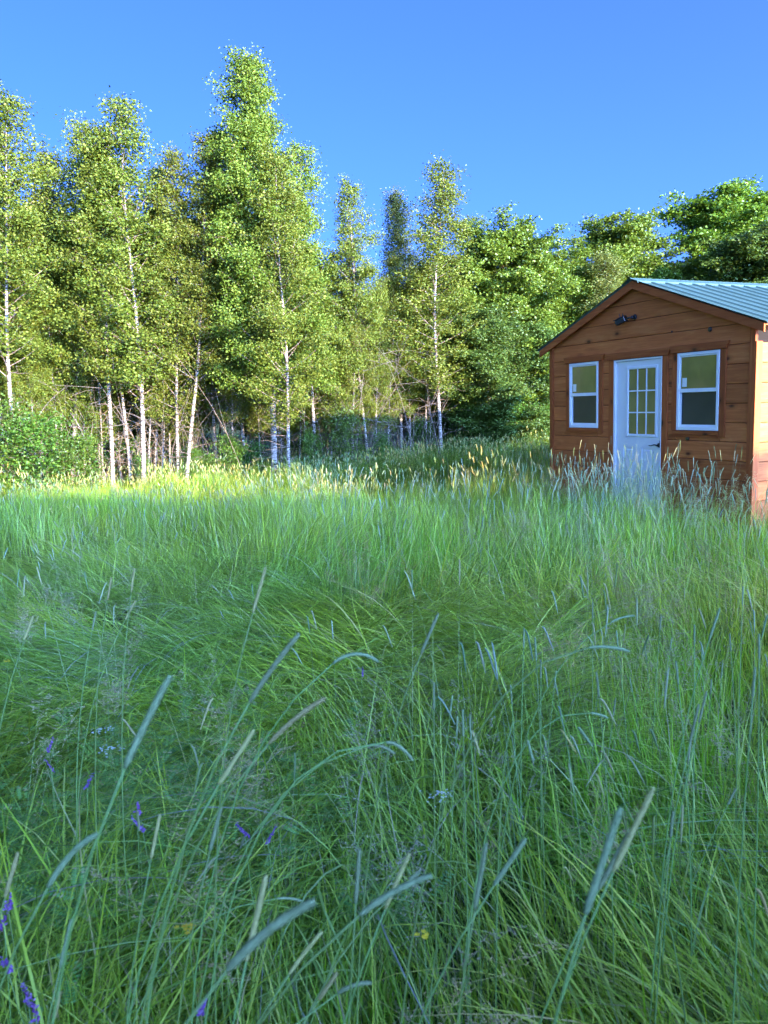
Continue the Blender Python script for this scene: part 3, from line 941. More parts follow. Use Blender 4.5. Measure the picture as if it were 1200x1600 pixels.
# tall trees on the right, out of frame: they throw the evening shade over the meadow
TIPS = [(7.0, 5.4), (5.6, 5.8), (4.4, 6.1), (2.8, 6.6), (1.2, 8.7), (-.4, 10.6), (-2.2, 11.6), (-4.2, 12.3), (-6.4, 12.6), (-8.6, 12.9), (-10.8, 13.2), (-13, 13.5)]
for row in range(2):
    for i, (tx_, ty_) in enumerate(TIPS):
        d = 22 + i * .35 + row * 3.2 + rr.uniform(-.8, .8)
        jx = rr.uniform(-.5, .5) + row * .9
        X = tx_ + jx + SUN_H.x * d; Y = ty_ + SUN_H.y * d
        plant(rr.choice(DARK), 'maple_tree', X, Y, (d * math.tan(SUN_EL) + .35 - row * .3 + rr.uniform(-.35, .25)) * .9, wide=1.15, label='maple beside the meadow behind the photographer', group='maples shading the meadow')

# low shrubs along the edge of the wood
shr = [(60, 16.2, 1.9, 1.15, 'bright green leafy bush in front of the leftmost trunks'), (118, 16.4, 1.5, .9, 'small bright bush at the foot of the trunks, right of the big bush'), (8, 16.6, 2.2, 1.0, 'leafy bush cut by the left edge of the photo'),
       (300, 17.6, 1.5, .8, 'low sapling with big leaves right of the close white pair'), (212, 17.8, 1.3, .7, 'low green sapling between the thin white trunks'), (350, 17.6, 1.8, 1.0, 'leafy sapling between white pair and tallest birch'),
       (540, 17.4, 2.6, .8, 'yellow green sapling in the gap before the poplar'), (495, 17.3, 1.9, .8, 'leafy sapling right of the bright white foot'), (590, 17.8, 1.6, .7, 'small sapling left of the poplar trunk'),
       (660, 19.5, 1.8, .9, 'dark sapling left of the lone white trunk'), (740, 18.8, 2.2, 1.1, 'leafy shrub right of the lone white trunk'), (800, 19.2, 2.4, 1.2, 'leafy shrub below the maples'), (845, 19.4, 2.0, 1.1, 'leafy shrub beside the shed corner'), (405, 17.8, 1.6, .8, 'green sapling at the foot of the tallest birch')]
for i, (px, Y, H, w, lab) in enumerate(shr):
    b_ = ray(px, 720); X = b_[0] / b_[1] * Y
    plant(SHRUB[i % 3], 'shrub', X, Y, H * (.85 if px < 130 else .6), wide=w * (.9 if px < 130 else .7), label=lab, cat='shrub', group='shrubs along the edge of the wood')
for i in range(26):
    if 2 < i < 15 and i % 3: continue
    px = -250 + i * 60 + rr.uniform(-20, 20); Y = rr.uniform(19.5, 23) + (1.5 if px > 600 else 0)
    b_ = ray(px, 720); X = b_[0] / b_[1] * Y
    plant(SHRUB[i % 3], 'shrub', X, Y, rr.uniform(.9, 1.8), wide=rr.uniform(.7, 1.0), label='undergrowth shrub in the shade among the trunks', cat='shrub', group='shrubs inside the wood')

# tangle of dead saplings and twigs between the trunks (nobody could count them)
def tangle():
    r = np.random.default_rng(9)
    g = GB()
    for i in range(760):
        zone = r.choice(6, p=[.33, .14, .18, .15, .12, .08])
        px = [r.normal(200, 45), r.normal(330, 50), r.normal(560, 40), r.normal(640, 40), r.normal(460, 45), r.normal(90, 50)][zone]
        Y = r.uniform(17.4, 21.5); b_ = ray(px, 720); X = b_[0] / b_[1] * Y
        z = float(ground(X, Y))
        if r.uniform() < .3:
            L = r.uniform(1.2, 3.6); o = np.array([X, Y, z]); d = np.array([r.normal() * .18, r.normal() * .15, 1.0]); r0 = r.uniform(.004, .011)
        else:
            L = r.uniform(.5, 1.5); o = np.array([X, Y, z + r.uniform(.2, 3.0)]); d = np.array([r.normal(), r.normal() * .6, r.normal() * .55 + .25]); r0 = r.uniform(.004, .008)
        d /= np.linalg.norm(d)
        m = 6; cur = r.normal(size=3) * .35
        pts = [o]
        for k in range(m - 1):
            d = d + cur * .18 + r.normal(size=3) * .10; d /= np.linalg.norm(d); pts.append(pts[-1] + d * L / (m - 1))
        pts = np.array(pts)
        g.tube(pts, np.linspace(r0, r0 * .3, m), 4, False)
        for q in range(2):
            k = r.integers(1, m - 1); dd = d + r.normal(size=3) * .7; dd /= np.linalg.norm(dd)
            g.tube([pts[k], pts[k] + dd * L * .14, pts[k] + dd * L * .3 + r.normal(size=3) * .04], [r0 * .5, r0 * .4, r0 * .2], 3, False)
    tag(link('dead_brushwood', g.mesh('dead_brushwood', [M_dead])), kind='stuff')
tangle()
# the dead bent sapling left of the leaning birches
g = GB(); b0 = at_depth(141, 738, 17.0)
pts = [at_depth(x, y, 17.0 + dy) for x, y, dy in ((142, 745, 0), (140, 720, 0), (134, 695, 0), (127, 672, .05), (117, 655, .1), (110, 645, .15))]
zg = float(ground(pts[0][0], 17.0)); pts[0][2] = zg - .05
sap = empty('dead_sapling', (pts[0][0], 17.0, zg)); tag(sap, 'bent bare dead sapling between the bush and the leaning birches', 'sapling')
pl = [np.array(p) - np.array(sap.location) for p in pts]
g.tube(pl, [.03, .026, .022, .018, .013, .008], 7)
link('stem', g.mesh('stem', [M_dead], True), sap)
g = GB(); g.tube([pl[2], pl[2] + np.array([.15, 0, .25]), pl[2] + np.array([.2, 0, .5])], [.012, .008, .004], 5); g.tube([pl[3], pl[3] + np.array([-.15, 0, .12]), pl[3] + np.array([-.3, .1, .3])], [.01, .007, .003], 5)
link('twig', g.mesh('twig', [M_dead], True), sap)

# ------------------------------------------------------------------ grass
def blade(r, x, y, L, w, a0, a1, az, n=7, pw=1.3, twist=0.0, fold=.0):
    """ribbon: angle from upright goes a0 -> a1; returns V (2n,3), t"""
    t = np.linspace(0, 1, n)
    ang = a0 + (a1 - a0) * t ** pw
    azs = az + twist * t
    st = L / (n - 1)
    dx = np.sin(ang) * np.cos(azs); dy = np.sin(ang) * np.sin(azs); dz = np.cos(ang)
    P = np.stack([x + np.concatenate([[0], np.cumsum(dx[:-1])]) * st, y + np.concatenate([[0], np.cumsum(dy[:-1])]) * st, np.concatenate([[0], np.cumsum(dz[:-1])]) * st], -1)
    P[:, 2] = np.maximum(P[:, 2], .01)
    sa = az + np.pi / 2 + r.normal() * .5 + twist * 1.5 * t
    S = np.stack([np.cos(sa), np.sin(sa), np.zeros(n)], -1)
    ww = w * np.clip(np.minimum(.55 + t * 2, (1 - t) ** .7 * 1.15), .03, 1)
    return np.stack([P - S * ww[:, None] / 2, P + S * ww[:, None] / 2], 1).reshape(-1, 3), np.repeat(t, 2), P

def blade_faces(n):
    i = np.arange(n - 1)
    return np.stack([2 * i, 2 * i + 1, 2 * i + 3, 2 * i + 2], -1)

def spike(g, r, P, R, n=9, k=6, mi=0):
    """timothy style seed spike along points P"""
    t = np.linspace(0, 1, n)
    s = np.linspace(0, 1, len(P))
    Q = np.stack([np.interp(t, s, P[:, c]) for c in range(3)], -1)
    rad = R * np.clip(np.minimum(t * 8 + .35, (1 - t) * 5 + .3), 0, 1) * (1 + r.normal(size=n) * .05)
    g.tube(Q, rad, k, True, np.ones(n) * .8, mi)

def clump(seed, kind, scale=1.0):
    r = np.random.default_rng(seed)
    g = GB()
    mats = [M_grass, M_broad, M_stalk, M_seed, M_panicle, M_vetchleaf]
    def bl(x, y, L, w, a0, a1, az, n=7, mi=0, pw=1.3, tw=0.0):
        V, t, P = blade(r, x, y, L, w, a0, a1, az, n, pw, tw)
        g.add(V, blade_faces(n), 4, t, mi)
        return P
    if kind == 'upright':
        for _ in range(84):
            d = r.normal(size=2) * .17
            if _ % 13 == 0:      # stiff dead stalks lying across the blades
                a_ = r.uniform(.2, 1.3); bl(*d, r.uniform(.4, .9), .0022, a_, a_ + r.normal() * .12, r.uniform(0, 6.28), 5, 2, 1.0)
            bl(*d, r.uniform(.35, .95), .003 + .007 * r.uniform() ** 1.6, abs(r.normal() * .16), r.uniform(.3, 2.1), r.normal() * 1.0, 7, 0, 1.6, r.normal() * .5)
    elif kind == 'arch':
        for _ in range(95):
            d = r.normal(size=2) * .18
            bl(*d, r.uniform(.5, 1.1), r.uniform(.0045, .010), r.uniform(.1, .5), r.uniform(1.4, 2.5), r.normal() * .7, 8, 0, 1.2, r.normal() * .5)
    elif kind == 'lodged':
        for _ in range(115):
            d = r.normal(size=2) * .2
            bl(*d, r.uniform(.5, 1.0), r.uniform(.005, .011), r.uniform(.5, 1.0), r.uniform(1.45, 2.1), r.normal() * .45, 8, 0, .6, r.normal() * .6)
    elif kind == 'swathe':      # long blades combed over in one direction, tips hanging
        for _ in range(80):
            d = r.normal(size=2) * .16
            bl(*d, r.uniform(.7, 1.25), .005 + .008 * r.uniform(), r.uniform(.1, .5), r.uniform(1.7, 2.6), r.normal() * .28, 9, 0, r.uniform(.7, 1.1), r.normal() * .5)
    elif kind == 'broad':
        for _ in range(90):
            d = r.normal(size=2) * .16
            bl(*d, r.uniform(.3, .75), r.uniform(.006, .011), abs(r.normal() * .15), r.uniform(.2, 1.2), r.uniform(0, 6.28), 7, 1, 2.0, r.normal() * .6)
    elif kind == 'timothy':
        for _ in range(4):
            d = r.normal(size=2) * .08
            L = r.uniform(.75, 1.1); az = r.normal() * 1.0
            P = bl(*d, L, .003, abs(r.normal() * .08), r.uniform(.1, .6), az, 7, 2, 2.0)
            a = P[-1] - P[-2]; a /= np.linalg.norm(a)
            HL = r.uniform(.03, .075)
            spike(g, r, np.stack([P[-2] + (P[-1] - P[-2]) * .6, P[-1] + a * HL * .6, P[-1] + a * HL + np.array([.006 * math.cos(az), .006 * math.sin(az), -.004])]), .0030, 6, 6, 3)
            bl(*d, L * .5, .006, .1, 1.6, r.uniform(0, 6.28), 6, 0)
    elif kind == 'panicle':
        for _ in range(5):
            d = r.normal(size=2) * .07
            L = r.uniform(.65, .95); az = r.normal() * .9
            P = bl(*d, L, .0022, abs(r.normal() * .1), r.uniform(.3, 1.0), az, 8, 2, 2.0)
            for q in range(26):
                u = r.uniform(.74, 1.0); tt = np.linspace(0, 1, len(P))
                c = np.array([np.interp(u, tt, P[:, k]) for k in range(3)])
                aa = r.uniform(0, 6.28); ll = r.uniform(.012, .05) * (1.25 - u) * 3.0
                e = c + np.array([math.cos(aa) * ll, math.sin(aa) * ll, r.uniform(-.2, .9) * ll])
                g.tube([c, e], [.0005, .0004], 3, False, [.8, .8], 4)
                for z in range(2):
                    e2 = c + (e - c) * r.uniform(.5, 1.05); dd = r.normal(size=3); dd[2] = abs(dd[2]); dd /= np.linalg.norm(dd)
                    g.tube([e2, e2 + dd * .0035, e2 + dd * .007], [.0004, .0014, .0003], 4, False, [.8] * 3, 4)
    elif kind == 'vetch':
        for _ in range(7):
            d = r.normal(size=2) * .1
            P = bl(*d, r.uniform(.45, .85), .002, r.uniform(.1, .5), r.uniform(.6, 1.8), r.uniform(0, 6.28), 8, 5)
            tt = np.linspace(0, 1, len(P))
            for q in range(9):
                u = .25 + .08 * q; c = np.array([np.interp(u, tt, P[:, k]) for k in range(3)])
                aa = r.uniform(0, 6.28); rl = r.uniform(.05, .09)
                dv = np.array([math.cos(aa), math.sin(aa), .25])
                sd_ = np.array([-math.sin(aa), math.cos(aa), 0])
                for j in range(8):
                    b_ = c + dv * rl * (j + 1) / 8
                    for sg in (-1, 1):
                        tip = b_ + (sd_ * sg + dv * .25) * .017 + np.array([0, 0, -.002])
                        mid = (b_ + tip) / 2
                        g.add([b_, mid + dv * .0028, tip, mid - dv * .0028], [[0, 1, 2, 3]], 4, [.8] * 4, 5)
    elif kind == 'far':       # for the band far out: fewer, wider blades and pale tops
        for _ in range(120):
            d = r.normal(size=2) * .24
            bl(*d, r.uniform(.35, .8), r.uniform(.006, .012), abs(r.normal() * .15), r.uniform(.2, 1.1), r.uniform(0, 6.28), 5, 0, 1.8)
        for _ in range(14):
            d = r.normal(size=2) * .24
            az = r.uniform(0, 6.28)
            P = bl(*d, r.uniform(.6, .95), .004, abs(r.normal() * .1), r.uniform(.1, .7), az, 5, 2)
            a = P[-1] - P[-2]; a /= np.linalg.norm(a)
            spike(g, r, np.stack([P[-1], P[-1] + a * .045, P[-1] + a * .09]), .006, 4, 4, 3 if r.uniform() < .6 else 4)
    me = g.mesh('tuft_' + kind, mats)
    return me

def weed_plant(seed):
    """goldenrod like upright leafy stem"""
    r = np.random.default_rng(seed); g = GB()
    for _ in range(4):
        x, y = r.normal(size=2) * .08; L = r.uniform(.5, .95)
        lean = r.normal(size=2) * .08
        pts = np.array([[x + lean[0] * s * s, y + lean[1] * s * s, L * s] for s in np.linspace(0, 1, 5)])
        g.tube(pts, np.linspace(.004, .002, 5), 4, False)
        nlf = 34
        for q in range(nlf):
            s = .15 + .85 * q / nlf; c = np.array([np.interp(s, np.linspace(0, 1, 5), pts[:, k]) for k in range(3)])
            a = q * 2.4 + r.normal() * .2; ll = r.uniform(.05, .10) * (1.15 - .6 * s); up = .2 + .7 * s
            d = np.array([math.cos(a), math.sin(a), up]); d /= np.linalg.norm(d); sd_ = np.array([-math.sin(a), math.cos(a), 0]) * ll * .13
            tip = c + d * ll + np.array([0, 0, -ll * .25])
            m_ = c + d * ll * .5
            g.add([c, m_ + sd_, tip, m_ - sd_], [[0, 1, 2, 3]], 4, [.8] * 4, 0)
    return g.mesh('weed', [M_weed_leaf])

KINDS_ = []   # (kind, mesh)
src_col = bpy.data.collections.new('tuft_sources')
idx = {}
def reg(kind, me):
    o = bpy.data.objects.new('tuft_%03d' % len(KINDS_), me); src_col.objects.link(o)
    idx.setdefault(kind, []).append(len(KINDS_)); KINDS_.append(o)
for kd, n in (('upright', 7), ('arch', 7), ('lodged', 8), ('broad', 3), ('swathe', 5), ('timothy', 4), ('panicle', 4), ('vetch', 3), ('far', 5)):
    for i in range(n): reg(kd, clump(1000 + len(KINDS_), kd))
for i in range(4): reg('weed', weed_plant(1900 + i))

def scatter_object(name, pts):
    """pts: list of arrays (pos(n,3), rot(n,3), scl(n,3), idx(n), tint(n,3)) -> one object that instances tufts"""
    pos = np.concatenate([p[0] for p in pts]); rot = np.concatenate([p[1] for p in pts]); scl = np.concatenate([p[2] for p in pts])
    ix = np.concatenate([p[3] for p in pts]); tint = np.concatenate([p[4] for p in pts])
    me = bpy.data.meshes.new(name)
    me.vertices.add(len(pos)); me.vertices.foreach_set('co', pos.astype(np.float32).ravel())
    a = me.attributes.new('rot', 'FLOAT_VECTOR', 'POINT'); a.data.foreach_set('vector', rot.astype(np.float32).ravel())
    a = me.attributes.new('scl', 'FLOAT_VECTOR', 'POINT'); a.data.foreach_set('vector', scl.astype(np.float32).ravel())
    a = me.attributes.new('idx', 'INT', 'POINT'); a.data.foreach_set('value', ix.astype(np.int32))
    a = me.attributes.new('tint', 'FLOAT_COLOR', 'POINT'); a.data.foreach_set('color', np.concatenate([tint, np.ones((len(tint), 1))], 1).astype(np.float32).ravel())
    o = link(name, me)
    ng = bpy.data.node_groups.new(name + '_nodes', 'GeometryNodeTree')
    ng.interface.new_socket('Geometry', in_out='INPUT', socket_type='NodeSocketGeometry')
    ng.interface.new_socket('Geometry', in_out='OUTPUT', socket_type='NodeSocketGeometry')
    gi = ng.nodes.new('NodeGroupInput'); go = ng.nodes.new('NodeGroupOutput')
    ci = ng.nodes.new('GeometryNodeCollectionInfo'); ci.inputs['Collection'].default_value = src_col
    ci.inputs['Separate Children'].default_value = True; ci.inputs['Reset Children'].default_value = True
    ip = ng.nodes.new('GeometryNodeInstanceOnPoints'); ip.inputs['Pick Instance'].default_value = True
    def na(nm, ty):
        n = ng.nodes.new('GeometryNodeInputNamedAttribute'); n.data_type = ty; n.inputs['Name'].default_value = nm; return n
    L = ng.links
    L.new(gi.outputs[0], ip.inputs['Points']); L.new(ci.outputs[0], ip.inputs['Instance'])
    L.new(na('idx', 'INT').outputs[0], ip.inputs['Instance Index'])
    e2r = ng.nodes.new('FunctionNodeEulerToRotation'); L.new(na('rot', 'FLOAT_VECTOR').outputs[0], e2r.inputs[0]); L.new(e2r.outputs[0], ip.inputs['Rotation'])
    L.new(na('scl', 'FLOAT_VECTOR').outputs[0], ip.inputs['Scale'])
    L.new(ip.outputs[0], go.inputs[0])
    md = o.modifiers.new('scatter', 'NODES'); md.node_group = ng
    return o

def in_shed(x, y, m=.0):
    dx = x - S0.x; dy = y - S0.y
    u = dx * SU.x + dy * SU.y; w = dx * SW.x + dy * SW.y
    return (u > -.05 - m) & (u < SHW + .05 + m) & (w > -.05 - m) & (w < SHL + m)

def gpx(px, py, h=.45):
    """meadow point seen at a photo pixel, h above the ground"""
    d = ray(px, py); x = y = 0
    t = 3.0
    for _ in range(30):
        x, y = d[0] * t, d[1] * t
        t += ((EYE + d[2] * t) - (float(ground(x, y)) + h)) / -d[2] * .8
    return x, y

blobs = []     # (x, y, r, lodge, height factor) read from the photo
for px, py, r_, lo, hf in [(470, 930, .8, .75, .82), (620, 960, .9, .75, .82), (640, 1060, .6, .75, .82), (440, 1080, .4, .75, .82), (780, 990, .7, .9, .82), (300, 960, .8, .9, .7), (120, 850, 1.6, .9, .7), (60, 950, 1.0, .9, .7), (230, 1100, .35, .8, .7),
                        (400, 1190, .3, .75, .82), (560, 840, .9, -.6, 1.2), (400, 800, 1.0, -.5, 1.25), (720, 830, 1.0, -.8, 1.2), (900, 860, 1.0, -.8, 1.2), (1060, 860, 1.0, -.8, 1.25), (1050, 1080, .8, -1, .9), (1100, 1250, .5, -1, .9), (600, 1350, .5, -.8, .85), (300, 1400, .4, -.5, .8)]:
    x_, y_ = gpx(px, py); blobs.append((x_, y_, r_, lo, hf))

def fields(x, y):
    lod = (vnoise(x * .9 + 5, y * .9, 21) - .5) * 2.0 + (vnoise(x * 2.3, y * 2.3, 22) - .5) * .6 + .15
    hf = .72 + .56 * vnoise(x * 1.15 + 40, y * 1.15, 23) + .2 * (vnoise(x * 2.6, y * 2.6, 24) - .5)
    for bx, by, br, lo, h in blobs:
        w = np.exp(-((x - bx) ** 2 + (y - by) ** 2) / (br * br))
        lod += lo * w * 1.1
        hf *= 1 + (h - 1) * w
    th = 2.2 + (vnoise(x * .55, y * .55, 31) - .5) * 7 + (vnoise(x * 1.6, y * 1.6, 32) - .5) * 2.5
    return lod, hf, th

def tints(x, y, n, r, lod=0):
    a = vnoise(x * .8, y * .8, 41); b = vnoise(x * 2.2 + 9, y * 2.2, 42)
    T_ = np.stack([.95 + .25 * (a - .5) + .1 * (b - .5), 1.0 + .15 * (b - .5), .95 - .5 * (a - .5)], -1)
    # glaucous where lodged, with the blue sky sheen tinted in
    g_ = np.clip(lod, 0, 1)[:, None] * np.array([[.02, .10, .18]])
    T_ = T_ + g_
    c_ = vnoise(x * 1.7 + 70, y * 1.7, 43)[:, None]; j_ = r.uniform(-.25, .25, n)[:, None]
    T_ = T_ * (1 + (c_ - .5 + j_) * np.array([[.36, .10, -.45]]))
    fb = sstep(10.5, 13.5, y)[:, None]; T_ = T_ * (1 + fb * np.array([[-.04, .0, -.35]]))
    T_[:, 2] = np.minimum(T_[:, 2], 1.2)
    T_ *= r.uniform(.8, 1.22, n)[:, None]
    return T_

def make_field():
    r = np.random.default_rng(3)
    pts = []
    def place(x, y, kinds, sxy, sz, leanamt=.0, th=None, thj=.5, lod=None):
        n = len(x)
        if n == 0: return
        z = ground(x, y) - .01
        ki = np.array([r.choice(idx[k]) for k in kinds])
        rz = (th if th is not None else r.uniform(0, 6.28, n)) + r.normal(size=n) * thj
        rx = r.normal(size=n) * leanamt; ry = r.normal(size=n) * leanamt
        S_ = np.stack([sxy, sxy, sz], -1)
        T_ = tints(x, y, n, r, lod if lod is not None else np.zeros(n))
        pts.append((np.stack([x, y, z], -1), np.stack([rx, ry, rz], -1), S_, ki, T_))
    # 1. close and middle ground, a wedge a little wider than the view
    def wedge(n, y0, y1, power=1.0, side=1.5):
        u = r.uniform(0, 1, n)
        y = y0 + (y1 - y0) * u ** power
        half = .53 * np.maximum(y, 0) + side
        x = r.uniform(-1, 1, n) * half + .0
        return x, y
    def keep(x, y, near=.42):
        k = ~in_shed(x, y, .02) & (np.hypot(x, y) > near)
        return k
    for (n, y0, y1, pw, sd_) in ((70, 1.6, 6.5, .9, .3), (90, -.5, 1.8, .6, .5), (250, -.2, 4.2, .8, 1.0), (360, 4.2, 9.5, .75, 1.0), (760, 9.5, 17.2, .8, 1.0)):
        x, y = wedge(n, y0, y1, pw, sd_); k = keep(x, y, .5); x, y = x[k], y[k]
        lod, hf, th = fields(x, y)
        q = lod + r.normal(size=len(x)) * .18
        u = r.uniform(size=len(x))
        kinds = np.where(q > .55, 'lodged', np.where(q > .15, 'arch', 'upright')).astype(object)
        kinds[(q < .0) & (u < .22)] = 'broad'
        kinds[(q < .35) & (u < .34) & (y < 4.2)] = 'broad'
        farm = y > 11.0
        kinds[farm & (q < .6) & (u > .25)] = 'far'
        hh = hf * (.78 + .3 * vnoise(x * .7, y * .7, 51)) * r.uniform(.85, 1.12, len(x))
        # keep blades near the lens low
        rr_ = np.hypot(x, y)
        hh *= np.clip(.45 + .5 * (rr_ / 1.6), .4, 1)
        # far band settles lower
        hh *= 1 - .22 * sstep(10, 14, y)
        place(x, y, kinds, hh ** .5, hh, .10, th, .6, lod)
    n = 330; px = r.uniform(430, 900, n); Y = r.uniform(15.5, 21.5, n)
    X = np.array([ray(p, 720)[0] / ray(p, 720)[1] for p in px]) * Y; k = ~in_shed(X, Y, .1); X, Y = X[k], Y[k]; n = len(X)
    place(X, Y, np.full(n, 'far', object), np.ones(n), r.uniform(.6, .95, n), .06)
    # combed over swathes: photo px, spread, lean direction (0 = towards the right, pi/2 = away), how many
    for px_, py_, sp_, dr_, n_, g_ in [(520, 900, .5, 3.4, 16, 0), (640, 930, .55, -.2, 16, .5), (600, 1010, .4, -.5, 14, .8), (720, 1010, .45, -.1, 12, .8), (450, 960, .4, 3.0, 12, 0), (430, 1050, .3, 4.2, 10, -.3), (330, 860, .7, 4.0, 16, 1.1), (290, 940, .5, 4.3, 12, 1.0),
                               (120, 850, .9, 3.1, 16, .7), (60, 940, .6, 3.4, 12, .5), (180, 1010, .4, 3.8, 10, 0), (820, 940, .5, 3.5, 12, .3), (560, 1150, .25, 4.4, 7, .8), (520, 1220, .2, 4.0, 6, .9), (1060, 880, .6, 2.6, 12, .8), (930, 900, .5, .6, 8, 0), (650, 780, .9, .3, 12, .2), (420, 760, .9, 3.4, 14, .8), (750, 1120, .3, -.6, 7, .6)]:
        cx_, cy_ = gpx(px_, py_, .5)
        x = cx_ + r.normal(size=n_) * sp_ * .6; y = cy_ + r.normal(size=n_) * sp_ * .6
        k = keep(x, y, 1.1); x, y = x[k], y[k]
        if len(x) == 0: continue
        place(x, y, np.full(len(x), 'swathe', object), r.uniform(.8, 1.0, len(x)), r.uniform(.62, .95, len(x)), .06, dr_, .3, np.zeros(len(x)))
        pts[-1][4][:] = pts[-1][4] * np.array([1.08, 1.12, 1.0 + .6 * g_])  # silvery sky highlights on the combed blades tinted into their colour
    # 2. seed heads, panicles, vetch foliage
    x, y = wedge(420, 1.2, 9.5, .7, .8); k = keep(x, y, 1.0) & (vnoise(x * .8 + 3, y * .8, 61) > .36) & ((y > 5.5) | (x > .25 * y) | (r.uniform(size=len(x)) < .18)); x, y = x[k], y[k]
    lod, hf, th = fields(x, y); hh = np.clip(hf, .75, 1.15) * r.uniform(.8, 1.05, len(x)) * np.clip(.5 + .4 * np.hypot(x, y) / 1.6, .5, 1)
    place(x, y, np.full(len(x), 'timothy', object), hh * 0 + 1, hh, .08, th, 1.0)
    x, y = wedge(220, .9, 8.0, .8, .6); k = keep(x, y, .9) & (vnoise(x * 1.1 + 13, y * 1.1, 62) > .62); x, y = x[k], y[k]
    hh = r.uniform(.75, 1.0, len(x)) * np.clip(.5 + .4 * np.hypot(x, y) / 1.6, .5, 1)
    place(x, y, np.full(len(x), 'panicle', object), hh * 0 + 1, hh, .08)
    vx, vy = gpx(230, 1200, .5)
    n = 50; x = vx + r.normal(size=n) * .35; y = vy + r.normal(size=n) * .3
    k = keep(x, y, .7); place(x[k], y[k], np.full(k.sum(), 'vetch', object), np.ones(k.sum()), r.uniform(.7, .95, k.sum()), .1)
    # 3. tall heads right in front of the shed wall
    n = 190
    u = r.uniform(-.5, SHW + .3, n); w = -r.uniform(.12, 1.3, n)
    x = S0.x + SU.x * u + SW.x * w; y = S0.y + SU.y * u + SW.y * w
    place(x, y, np.array([r.choice(['timothy', 'panicle', 'upright', 'timothy']) for _ in range(n)], dtype=object), np.ones(n), r.uniform(.88, 1.24, n) * (1 - .10 * (u < 1.5)), .06)
    # strip along the right side wall
    n = 90
    w = r.uniform(-.6, 2.5, n); u = SHW + r.uniform(.1, 1.2, n)
    x = S0.x + SU.x * u + SW.x * w; y = S0.y + SU.y * u + SW.y * w
    place(x, y, np.array([r.choice(['upright', 'broad', 'arch', 'timothy']) for _ in range(n)], dtype=object), np.ones(n), r.uniform(.55, .9, n), .06)
    # 4. side margins outside the frame
    x = r.uniform(-13, 9, 420); y = r.uniform(-2.5, 17, 420); k = keep(x, y, 1.2) & (np.abs(x) > .53 * np.maximum(y, 0) + .8); x, y = x[k], y[k]
    lod, hf, th = fields(x, y)
    place(x, y, np.where(lod > .3, 'arch', 'far').astype(object), np.ones(len(x)), hf * .8, .05, th, .5)
    o = scatter_object('meadow_grass', pts)
    tag(o, kind='stuff')
    # goldenrod like weeds along the edge of the wood, bright where the sun reaches
    pts.clear()
    n = 900
    px = r.uniform(240, 880, n); Y = r.uniform(14.0, 18.6, n) + sstep(500, 860, px) * 2.4 * r.uniform(0, 1, n)
    keepw = r.uniform(size=n) < np.interp(px, [240, 420, 600, 880], [.25, .45, 1, 1])
    px, Y = px[keepw], Y[keepw]
    X = np.array([ray(p, 720)[0] / ray(p, 720)[1] for p in px]) * Y
    n = len(px)
    place(X, Y, np.full(n, 'weed', object), np.ones(n) * 1.1, r.uniform(.55, .95, n), .05)
    x2 = r.uniform(-13, -7.2, 160); y2 = r.uniform(14.6, 17.0, 160)
    place(x2, y2, np.full(160, 'weed', object), np.ones(160), r.uniform(.4, .8, 160), .05)
    # undergrowth on the floor of the wood
    n = 700; x = r.uniform(-16, 14, n); y = r.uniform(17, 27, n); k = ~in_shed(x, y, .1); x, y = x[k], y[k]; n = len(x)
    place(x, y, np.array([r.choice(['weed', 'far', 'vetch']) for _ in range(n)], dtype=object), np.ones(n), r.uniform(.3, .7, n), .1)
    tag(scatter_object('meadow_weeds', pts), kind='stuff')
make_field()
# ------------------------------------------------------------------ single timothy stalks and flowers close to the camera
def solid_leafy(name, stops, trans, rough=.7, spec=.2):
    return leafy(name, stops, trans, rough, spec)
M_head = solid_leafy('timothy_head', [(0, (.18, .25, .11)), (.5, (.25, .32, .15)), (1, (.36, .40, .22))], .15)
M_head_tan = solid_leafy('timothy_head_ripe', [(0, (.33, .32, .10)), (.5, (.43, .40, .15)), (1, (.52, .47, .22))], .15)
M_stem = solid_leafy('timothy_stem', [(0, (.14, .24, .06)), (1, (.22, .33, .09))], .2, .45, .4)
M_petal = solid_leafy('vetch_petal', [(0, (.16, .06, .26)), (.6, (.26, .12, .36)), (1, (.42, .26, .50))], .3)
M_whitepetal = solid_leafy('white_petal', [(0, (.62, .64, .60)), (1, (.85, .86, .82))], .3)
M_yellowpetal = solid_leafy('yellow_petal', [(0, (.70, .50, .03)), (1, (.85, .68, .06))], .3)

